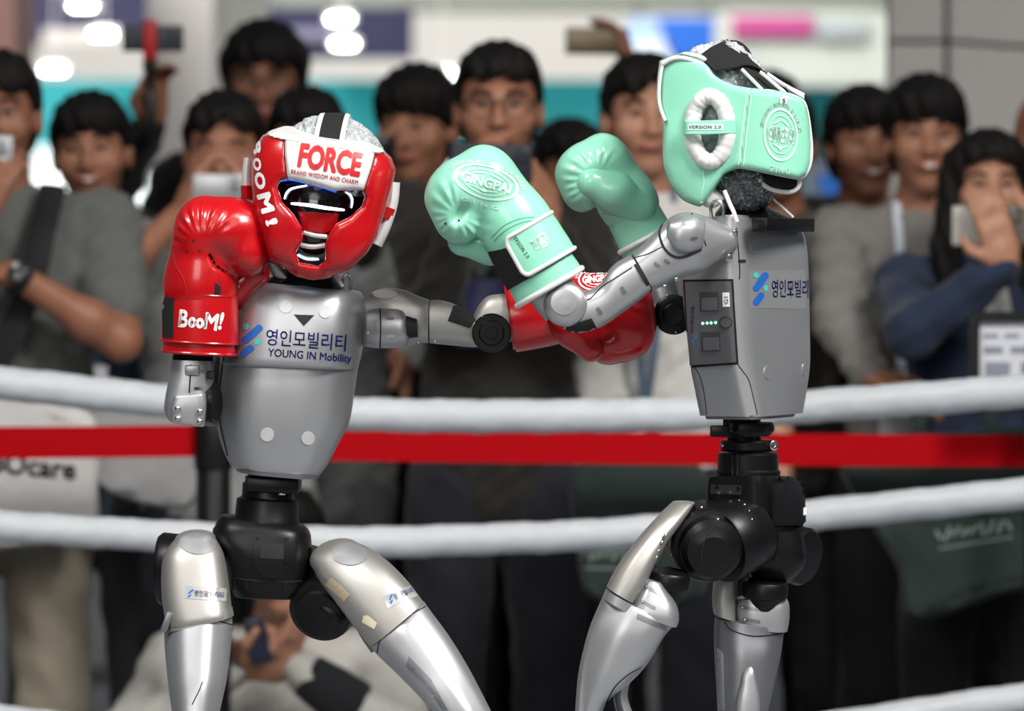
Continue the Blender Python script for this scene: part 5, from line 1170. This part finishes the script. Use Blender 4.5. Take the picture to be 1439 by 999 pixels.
# waist, pelvis
obj('waist_rod', cyl(W(1045, 580, .02), W(1046, 625, .02), .024), motor, mr)
obj('waist_bracket', limb([(1026, 594, 1086, 594, .02, .035), (1024, 604, 1088, 604, .02, .036), (1032, 612, 1080, 612, .02, .034)], se(4), 2), motor, mr, sharp=40)
obj('waist_clamp', rbox(W(1012, 606, -.02), (.014, .012, .008), b=.002), motor, mr); obj('clamp_post', cyl(W(1020, 588, -.02), W(1020, 604, -.02), .004), motor, mr)
obj('waist_ring', lathe(W(1051, 634, .02), (0, 0, 1), [(0, .036), (.003, .039), (.013, .039), (.016, .036)], 40), motor, mr)
obj('ring_screw', lathe(W(1086, 626, -.005), (.5, -1, 0), [(0, .0072), (.004, .0072), (.005, .005), (.005, .0026), (.002, .0024)], 20), steel, mr); obj('ring_screw', ico(W(1016, 626, -.008), (.003,) * 3, None, 1), steel, mr)
wj = lathe(W(1051, 672, .02), (0, 0, 1), [(0, .0455), (.010, .046), (.013, .043), (.034, .043), (.036, .041)], 44); obj('waist_joint', wj, motor, mr)
twj = bvh(wj)
for x in (1029, 1036): obj('joint_groove', seam([(x, 638), (x, 668)], twj, -.3, .0011), gapm, mr)
PD = (-.02, -.062, .075)
pel2 = planloft([(990, 670, 1068, 668, 1122, 670), (986, 680, 1072, 680, 1132, 684), (985, 705, 1073, 708, 1136, 712), (988, 735, 1073, 740, 1136, 739), (1000, 760, 1074, 770, 1128, 766), (1012, 780, 1074, 790, 1112, 784)], PD)
p2_ = obj('pelvis', pel2, motor, mr, sharp=60); tpl = bvh(pel2)
t_, cx_, cy_ = poly2d([(1083, 681), (1122, 678), (1134, 692), (1136, 738), (1082, 738)]); obj('pelvis_cover', plate(t_, cx_, cy_, -.3, tpl, 0, .004), motor, p2_, sharp=40)
obj('white_tag', plate((np.array([(-1.6, -6), (1.8, -4), (1.6, 6), (-1.6, 4)]), [[0, 1, 2, 3]]), 1127, 718, -.3, tpl, 0, .005), white, p2_)
obj('pelvis_seam', seam([(1060, 738), (1100, 740), (1134, 738)], tpl, -.3, .0009), gapm, p2_)
obj('port_block', plate(rect2d(42, 13), 1021, 688, -.3, tpl, 2, .003), rubber, p2_)
for x in (1012, 1020, 1028): obj('port', plate(disc2d(2.2), x, 692, -.3, tpl, 0, .0045), steel if x != 1020 else gapm, p2_)
for x, y in ((1089, 692), (1009, 684), (1039, 686)): obj('screw', screw(x, y, tpl, -.3, .003, .004), motor, p2_)
for x in (1088, 1100, 1111): obj('vent', rbox(W(x, 671, .0), (.004, .012, .0016), b=.001), gapm, p2_)
# hip motors
hm = lathe(W(1055, 745, -.02), (-.72, -.62, -.28), [(0, .05), (.02, .053), (.026, .055), (.062, .055), (.066, .053)], 44)
hmo = obj('hip_motor', hm, motor, mr, sharp=40)
hd = lathe(W(985, 752, -.02), W(1003, 776, -.12) - W(985, 752, -.02), [(-.01, .044), (.0, .051), (.008, .053), (.06, .053), (.066, .050), (.068, .044), (.088, .043), (.098, .036), (.102, .024), (.103, .022), (.103, .008)], 52); hdo = obj('hip_drum', hd, motor, mr, sharp=25)
thd = bvh(hd)
for pts in ([(950, 718), (940, 745), (938, 765)], [(985, 800), (990, 760), (1015, 725)]): obj('drum_seam', seam(pts, thd, -.4, .001), gapm, hdo)
for k in range(9):
    a = R(-75 + k * 19); obj('screw', ico(W(1032 + 26 * math.cos(a), 742 + 40 * math.sin(a), -.082), (.0016,) * 3, None, 1), steel, hmo)
for x, y in ((986, 713), (1009, 730), (971, 799)): obj('screw', ico(W(x, y, -.108), (.0024,) * 3, None, 1), steel, hdo)
obj('hip_drum', lathe(W(1105, 775, .06), (.75, -.6, -.2), [(0, .04), (.03, .042), (.036, .038), (.038, .02)], 36), motor, mr)
obj('pelvis_underside', limb([(1035, 745, 1128, 745, .03, .045), (1040, 785, 1132, 790, .03, .045), (1055, 812, 1112, 815, .04, .035)], se(2.8), 4, r1=.008), motor, mr)
# near leg
th1 = limb([(945, 705.5, 976, 707, -.06, .03), (927, 723, 957, 735, -.085, .036), (904, 748, 937, 762, -.10, .038), (880, 778, 920, 792, -.11, .040), (864, 802, 906, 822, -.115, .041), (853, 824, 890, 846, -.118, .041)], secpoly([(-1, -.6), (-.4, -1), (.5, -1), (1, -.7), (1, .7), (.5, 1), (-.5, 1), (-1, .6)], 2, 48), 5, r0=.004)
t1 = obj('thigh_cover', th1, champ, mr, label='pale silver thigh cover'); tt1 = bvh(th1)
obj('knee_band', limb([(852, 827, 895, 851, -.118, .0415), (847, 839, 892, 864, -.118, .0415)], se(3), 1), silver, mr)
br1 = limb([(905, 812, 930, 818, -.11, .034), (893, 832, 950, 848, -.115, .038), (886, 850, 954, 868, -.118, .04), (885, 858, 951, 880, -.118, .04)], se(3), 4, r0=.002, r1=.004)
b1 = obj('thigh_bracket', br1, silver, mr); tb1 = bvh(br1)
for x, y in ((911, 850), (917, 829), (908, 872)): obj('slot', plate(pill2d(24, 5), x, y, -.4, tb1, 28, .0006), silver_d, b1); obj('slot_screw', ico(on_surface([(x - 8, y - 4)], tb1, -.4, .001)[0], (.002,) * 3, None, 1), steel, b1)
obj('yaw_motor', lathe(W(936, 838, -.105), (.12, -.15, 1), [(-.012, .018), (0, .021), (.012, .022), (.014, .029), (.032, .030), (.036, .027)], 36), motor, mr)
obj('cable_bundle', tube(spl([W(920, 795, -.13), W(928, 780, -.125), W(926, 765, -.12), W(934, 752, -.115)], 6), .004, 8), rubber, mr)
for x, y in ((922, 783), (925, 774), (930, 762), (935, 752)): obj('bolt', ico(W(x, y, -.138), (.003,) * 3, None, 1), steel, mr)
ca1 = limb([(850, 833, 950, 872, -.116, .042), (842, 850, 945, 880, -.118, .044), (828, 884, 932, 896, -.12, .046), (817, 925, 910, 932, -.12, .045), (811.5, 957, 886, 958, -.12, .042), (808.5, 999, 850, 990, -.118, .036), (808, 1030, 846, 1030, -.115, .034)], secpoly([(-1, -.5), (-.3, -1), (.6, -.95), (1, -.4), (1, .5), (.5, 1), (-.5, 1), (-1, .5)], 2, 48), 6, r1=.01)
c1 = obj('thigh_shell', ca1, silver, mr); tc1 = bvh(ca1)
obj('shell_seam', seam([(848, 996), (862, 968), (880, 950), (900, 938)], tc1, -.4, .001), gapm, c1)
t_, cx_, cy_ = poly2d([(896, 862), (937, 880), (936, 887), (894, 869)]); obj('slot', plate(t_, cx_, cy_, -.4, tc1, 0, .0006), silver_d, c1)
obj('knee_bracket', tube(spl([W(893, 938, -.10), W(878, 952, -.10), W(872, 972, -.10), W(874, 990, -.10), W(884, 1015, -.10)], 8), .010, 12, flat=2.0, nrm=(0, 1, 0)), silver, mr)
obj('knee_joint', lathe(W(842, 1050, -.16), (0, 1, 0), [(0, .03), (.004, .038), (.08, .038), (.084, .03)], 36), motor, mr)
obj('shin', limb([(812, 1045, 872, 1045, -.118, .036), (830, 1120, 890, 1120, -.11, .04), (868, 1230, 908, 1230, -.09, .03), (892, 1320, 922, 1320, -.08, .025)], se(2.6), 4, r0=.02, r1=.01), silver, mr)
foot(mr, 906, 1318, -.08, -75)
# far leg
th2 = limb([(1008, 790, 1036, 788, .03, .03), (1003, 815, 1036, 812, .03, .034), (1001, 845, 1034, 845, .03, .036), (1003, 862, 1034, 872, .03, .036)], se(3), 4, r0=.01)
obj('thigh_cover', th2, champ, mr)
br2 = limb([(1034, 842, 1100, 834, .03, .036), (1032, 858, 1108, 846, .03, .040), (1034, 874, 1109, 868, .03, .041), (1036, 882, 1106, 886, .03, .04)], se(3), 4, r0=.003, r1=.003)
b2 = obj('thigh_bracket', br2, silver, mr); tb3 = bvh(br2)
for x, y in ((1053, 855), (1056, 872)): obj('slot', plate(pill2d(26, 5), x, y, -.4, tb3, 10, .0006), silver_d, b2); obj('slot_screw', ico(on_surface([(x - 9, y - 1)], tb3, -.4, .001)[0], (.002,) * 3, None, 1), steel, b2)
obj('yaw_motor', lathe(W(1074, 846, .01), (.05, -.1, 1), [(-.010, .022), (.006, .026), (.008, .032), (.024, .033), (.03, .03)], 36), motor, mr)
ca2 = limb([(1005, 868, 1103, 882, .03, .042), (1003.5, 885, 1100, 896, .03, .044), (1004, 915, 1096, 922, .025, .045), (1006, 955, 1088, 960, .02, .042), (1008.5, 999, 1079, 999, .015, .038), (1012, 1040, 1070, 1040, .01, .034)], secpoly([(-1, -.5), (-.4, -1), (.5, -1), (1, -.5), (1, .5), (.5, 1), (-.5, 1), (-1, .5)], 2, 48), 5, r0=.003, r1=.01)
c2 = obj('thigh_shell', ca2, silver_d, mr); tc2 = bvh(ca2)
obj('shell_seam', seam([(1018, 874), (1030, 886), (1060, 894), (1100, 890)], tc2, -.4, .001), gapm, c2)
t_, cx_, cy_ = poly2d([(1008, 910), (1016, 918), (1018, 998), (1010, 998)]); obj('side_strip', plate(t_, cx_, cy_, -.4, tc2, 0, .001), silver, c2)
for y in (928, 978): obj('screw', screw(1011, y, tc2, -.4, .002, .001), steel, c2)
hol = limb([(1040, 960, 1062, 952, -.02, .008), (1034, 985, 1068, 985, -.022, .01), (1032, 1020, 1066, 1020, -.024, .01)], se(2.4), 4, r0=.02); obj('knee_guard', hol, silver, mr)
obj('knee_joint', lathe(W(1042, 1060, -.03), (0, 1, 0), [(0, .03), (.004, .038), (.08, .038), (.084, .03)], 36), motor, mr)
obj('shin', limb([(1012, 1055, 1070, 1055, .01, .036), (1030, 1130, 1086, 1130, .015, .04), (1060, 1230, 1100, 1230, .03, .03), (1084, 1300, 1112, 1300, .04, .025)], se(2.6), 4, r0=.02, r1=.01), silver, mr)
foot(mr, 1098, 1300, .04, -75)

# ------------------------------------------------------------------ mint gloves
g3 = glove('mint glove with strap reading version, raised in front of the olive jacket', W(771, 405, -.14), (-.505, 0, .863), (-.863, -.1, -.505), mintl, 1.0, thumb=1, wrinkle=(.062, .150, .032, -2.6, 2.4), groove_on=False, pocket=(.060, .148, -.046, .017, .0075, .014, -25))
wp_ = g3['ring'](0.001, .0515, .0425)
obj('cuff_piping', tube(wp_[::2], .0042, 10, closed=True), whitel, g3['root'])
bv3, e3 = band(g3, .026, .086, .0005, th=.002, a0=-math.pi, a1=math.pi); obj('under_strap', bv3, velcro, g3['root'])
bv4, e4 = band(g3, .030, .088, .004, th=.003, a0=R(-215), a1=R(-62)) ; so4 = obj('wrist_strap', bv4, mintl, g3['root']); tb4 = bvh(bv4)
obj('strap_piping', tube(e4, .0032, 8, closed=True), whitel, so4)
obj('strap_lettering', lay(fit(text2d('VERSION 2.0', 6, .01, 1, 1.15), 38, 5.5), 732, 346, -.4, tb4, 56, .0008, 4), inkblk, so4)
obj('strap_emblem', lay(join2d(sh2(fit(text2d('Gin', 10, .06), 20, 15), 0, 8), sh2(fit(text2d('pai', 9, .06), 16, 9), 0, -6)), 756, 341, -.4, tb4, 60, .0008, 4), inkpale, so4)
gl3 = ginglogo(1.25); gl3[0][:, 1] *= .72; gl3[0][:, 0] *= 1.45
obj('logo_print', lay(gl3, 683, 256, -.5, g3['tree'], 16, .0009, 4), inkpale, g3['hand'])
thm = mat('thread_mint', '5aa88a', 0.7)
for pts in ([(694, 338), (712, 322), (735, 312), (752, 310)], [(690, 334), (708, 317), (731, 307), (750, 305)], [(655, 318), (672, 336), (690, 360)]): obj('stitch_line', seam(pts, g3['tree'], -.5, .0007), thm, g3['root'])
for x, y in ((626, 314), (645, 310)): obj('vent_hole', plate(disc2d(1.4), x, y, -.5, g3['tree'], 0, .0006), gapm, g3['hand'])
g4 = glove('plain mint glove showing its thumb beside the mint headgear', W(915, 352, .125), (-.47, .0, .88), (-.88, -.25, -.47), mintl, .84, thumb=-1, tk=1.28, wrinkle=(.040, .150, .045, -.6, 2.9), groove_on=False, tpts=((-.008, .072, .7), (.018, .118, 1.2), (.046, .150, 1.15)))
obj('cuff_piping', tube(g4['ring'](0.022, .0505, .0425)[::2], .0042, 10, closed=True), whitel, g4['root'])
obj('stitch_line', seam([(848, 300), (870, 304), (900, 310), (925, 300), (938, 292)], bvh(glove_v) if False else g4['tree'], -.3, .0007), thm, g4['root'])

# ------------------------------------------------------------------ mint headgear
mh = thing('boxing_headgear', 'mint green headgear with white ear ring and piping on the sideways robot', 'headgear', W(1010, 290, 0))
MC = W(1034, 182, .0); MROT = Matrix.Rotation(R(-20), 3, 'Z') @ Matrix.Rotation(R(4), 3, 'Y')
out_m = [(929, 87), (950, 79), (976, 85), (992, 94), (1003, 108), (1020, 119), (1046, 126), (1075, 128), (1103, 132), (1124, 140), (1131, 150), (1136, 175), (1139, 205), (1138, 228), (1132, 243), (1122, 249), (1090, 243), (1052, 235), (1034, 233), (1014, 243), (1000, 260), (990, 274), (983, 286), (966, 276), (952, 256), (941, 228), (937, 195), (934, 170), (925, 144), (926, 110)]
ear_o = [(998 + 35 * math.cos(a), 182 - 57 * math.sin(a) ) for a in [2 * math.pi * k / 28 for k in range(28)]]
ear_i = [(994.5 + 14 * math.cos(a), 181 - 34 * math.sin(a)) for a in [2 * math.pi * k / 24 for k in range(24)]]
v = Vol(np.array(MC) - (.125, .125, .12), np.array(MC) + (.125, .125, .12), .0022)
X, Y, Z, PX, PY = pxgrid(v)
o, lx, ly, lz = superell(X, Y, Z, MC, (.128, .098, .130), 3.6, 6.0, MROT)
v.F = smax(o, sdpoly(PX, PY, out_m) / 1000 - .0025, .009).astype(np.float32)
c_front = W(975, 225, -.055); v.ell(c_front, (.034, .030, .05), .03)
o = v.F.copy()
i_, _, _, _ = superell(X, Y, Z, MC, (.098, .078, .14), 3.0, 4.0, MROT)
f = smax(o, -i_, .005)
face = np.maximum(np.abs(lz + .01) - .04, np.maximum(np.abs(ly - .0) - .055, lx + .075)); f = smax(f, -face, .012)
hole = np.maximum(sdpoly(PX, PY, ear_i) / 1000 - .004, Y); f = smax(f, -hole, .006)
seamx = np.abs((PX - 1046.5) + (PY - 180) * .122) / 1000                                    # seam between side and rear panel
f = np.maximum(f, -(np.maximum(seamx - .0011, np.maximum(-o - .0018, Y - .05))))
v.F = f.astype(np.float32); mm = v.mesh(); ms = obj('padded_shell', mm, mintl, mh); tm = bvh(mm)
def outline_tube(pts, r, m, name, parent=mh, d=-.4, n=5, closed=False, eps=0.0):
    P = [(p.x, p.y) for p in spl([(x, y, 0) for x, y in pts], n, closed)]; out = []
    for x, y in P:
        loc, nr, _, _ = tm.find_nearest(W(x, y, -.075)); out.append(Vector((W(x, y, loc.y).x, loc.y, W(x, y, loc.y).z)))
    for _ in range(2): out = [out[0]] + [(out[i - 1] + out[i] * 2 + out[i + 1]) / 4 for i in range(1, len(out) - 1)] + [out[-1]]
    return obj(name, tube(out, r, 10, closed=closed), m, parent)
outline_tube([(931, 90), (950, 81), (976, 86), (992, 95), (1003, 109), (1020, 119.5), (1046, 126.5), (1075, 128.5), (1103, 132.5), (1124, 140.5), (1131, 150), (1136, 175), (1139, 205), (1138, 228), (1132, 243), (1122, 249), (1090, 243), (1052, 235), (1034, 233.5), (1014, 243), (1000, 260), (990, 273), (984, 284)], .0038, whitel, 'edge_piping')
outline_tube([(931, 90), (927, 112), (926, 144), (935, 170)], .0028, whitel, 'edge_piping')
# ear ring with gathered leather
er = []; nseg = 72
for k in range(nseg):
    a = 2 * math.pi * k / nseg; x, y = 997.5 + 24.5 * math.cos(a), 181.5 - 45.5 * math.sin(a); loc, nr, _, _ = tm.find_nearest(W(x, y, -.10)); er.append(Vector((W(x, y, -.09).x, min(loc.y, -.07) - .002, W(x, y, -.09).z)))
rad = [.0115 * (1 + .045 * math.sin(k * 2.1) + .03 * math.sin(k * 5.3)) for k in range(nseg)]
obj('ear_ring', tube(er, rad, 14, closed=True), whitel, mh)
obj('ear_ring_edge', tube([Vector((p.x + (p.x - W(997.5, 181.5, -.09).x) * .42, p.y + .004, p.z + (p.z - W(997.5, 181.5, -.09).z) * .24)) for p in er], .002, 8, closed=True), whitel, mh)
yb = min(p.y for p in er) - .012
esp = [W(960, 179.5, yb + .02), W(963, 179.5, yb + .004), W(980, 179.5, yb - .001), W(1000, 179, yb - .002), (W(1018, 178.5, yb)), W(1032, 178, yb + .006), W(1035, 178, yb + .02)]
esv = tube(spl(esp, 6), .0098, 4, flat=.12, nrm=(0, 1, 0)); 
rows = []
for p in spl(esp, 6): rows.append([p + Vector((0, 0, .0098)), p + Vector((0, -.0018, .0085)), p + Vector((0, -.0018, -.0085)), p + Vector((0, 0, -.0098)), p + Vector((0, .001, 0))])
esv = loft(rows); es = obj('ear_strap', esv, mintl, mh, smooth=False); tes = bvh(esv)
obj('strap_label', lay(rect2d(50, 9), 991.5, 178.5, -.4, tes, 0, .0006, 6), inkpale, es); obj('strap_lettering', lay(fit(text2d('VERSION 2.0', 6, .015, 1, 1.1), 45, 4.8), 990.5, 178.5, -.4, tes, 0, .0012, 6), inkblk, es)
gl = ginglogo(1.0); gl[0][:, 0] *= .92; gl[0][:, 1] *= 1.45
obj('logo_print', lay(gl, 1097, 189, -.4, tm, 2, .0009, 4, skewx=-.12), inkpale, ms)
obj('size_tag', plate(rect2d(10, 9), 1101, 141, -.4, tm, 3, .0012), whitel, ms); obj('size_lettering', lay(fit(text2d('S', 6, .01), 4, 6), 1101.5, 141.5, -.4, tm, 3, .002, 4), inkblk, ms)
for pts in ([(1056, 133), (1050, 180), (1045, 231)], [(1049, 133), (1043, 180), (1038, 232)], [(988, 240), (989, 258), (986, 272)]): obj('stitch_line', seam(pts, tm, -.4, .0007), mat('thread_white', 'c4dcd2', 0.7), ms)
# lining, crown straps, wrap
obj('collar_lining', limb([(949, 80, 966, 74, .0, .06), (968, 86, 990, 80, .0, .07), (990, 98, 1006, 92, .0, .06)], se(2.4), 4, r0=.004, r1=.004), whitel, mh)
bw2 = thing('bubble_wrap', 'bubble wrap bundled around the head inside the mint headgear', 'bubble wrap', MC)
wrapv = bubbles(W(1010, 150, .0), (.074, .072, .088), 900, .075, .05, rot=MROT, seed=5); obj('wrap_dome', wrapv, bubble, bw2)
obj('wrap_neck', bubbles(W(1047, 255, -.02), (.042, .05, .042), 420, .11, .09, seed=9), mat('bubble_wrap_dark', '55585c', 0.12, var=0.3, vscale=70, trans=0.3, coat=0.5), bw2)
def ribbon(edge_a, edge_b, d_off, name, m, parent, th=.003):
    rows = []
    for (ax_, ay_, ad), (bx_, by_, bd) in zip([tuple(p) for p in spl(edge_a, 6)], [tuple(p) for p in spl(edge_b, 6)]):
        A, B = W(ax_, ay_, ad), W(bx_, by_, bd); n_ = Vector((0, -th, th * .3)); rows.append([A, A.lerp(B, .5), B, B + n_, A.lerp(B, .5) + n_ * 1.3, A + n_])
    return obj(name, loft(rows), m, parent)
ribbon([(981, 81, -.05), (998, 68, -.045), (1012, 61, -.03), (1022, 56, .02)], [(1005, 100, -.083), (1030, 96, -.083), (1050, 92, -.075), (1075, 102, -.06)], 0, 'crown_strap', velcro, mh, .004)
ribbon([(1010, 60, .0), (1034, 58, .02), (1050, 68, .02), (1062, 88, .01), (1074, 102, -.02)], [(1030, 97, -.083), (1042, 94, -.081), (1050, 93, -.078), (1058, 97, -.07), (1070, 104, -.055)], 0, 'crown_strap', velcro, mh, .004)
ribbon([(1044, 96, -.082), (1058, 110, -.085), (1074, 126, -.088)], [(1066, 98, -.05), (1082, 112, -.055), (1100, 128, -.06)], 0, 'mesh_strap', velcro, mh, .004)
for a, b in (((1042, 97), (1072, 127)), ((1068, 101), (1103, 130))): obj('strap_border', tube([W(a[0], a[1], -.088), W((a[0] + b[0]) / 2, (a[1] + b[1]) / 2, -.09), W(b[0], b[1], -.09)], .0026, 8), whitel, mh)
obj('strap_border', tube(spl([W(1078, 104, -.03), W(1096, 116, -.035), (W(1110, 124, -.04)), W(1130, 134, -.045)], 6), .003, 8), whitel, mh)
obj('lace_tab', limb([(1104, 121, 1110, 130, -.045, .01), (1116, 128, 1120, 136, -.05, .012), (1128, 132, 1129, 141, -.05, .012)], se(2.4), 4, r0=.002, r1=.002), whitel, mh)
# chin flap
t_, cx_, cy_ = poly2d([(1063, 243), (1118, 252), (1120, 262), (1108, 268), (1085, 264), (1070, 256)])
flap = slab([(1064, 240), (1122, 250), (1121, 262), (1108, 268), (1085, 265), (1071, 257)], -.065, -.05, .003); obj('chin_flap', flap, velcro, mh)
obj('flap_piping', tube(spl([W(x, y, -.064) for x, y in ((1063, 243), (1069, 256), (1084, 266), (1108, 270), (1121, 264), (1124, 252))], 6), .0034, 10), whitel, mh)
obj('chin_cushion', limb([(984, 284, 1000, 262, -.045, .02), (990, 290, 1012, 270, -.045, .022), (1000, 293, 1018, 276, -.045, .02)], se(2.5), 4, r0=.004, r1=.004), whitel, mh)
obj('head_core', limb([(1000, 110, 1070, 112, .01, .05), (990, 170, 1080, 175, .01, .06), (1010, 240, 1074, 242, .01, .04), (1014, 275, 1072, 277, .015, .03)], se(2.4), 4), motor, mr)
obj('neck_cable', tube(spl([W(1018, 268, -.085), W(1025, 285, -.09), W(1031, 298, -.095), W(1036, 312, -.097)], 6), .003, 8), whitel, mr)
obj('neck_cable', tube(spl([W(1085, 278, -.03), W(1100, 292, -.03), W(1114, 305, -.02)], 6), .002, 8), whitel, mr)
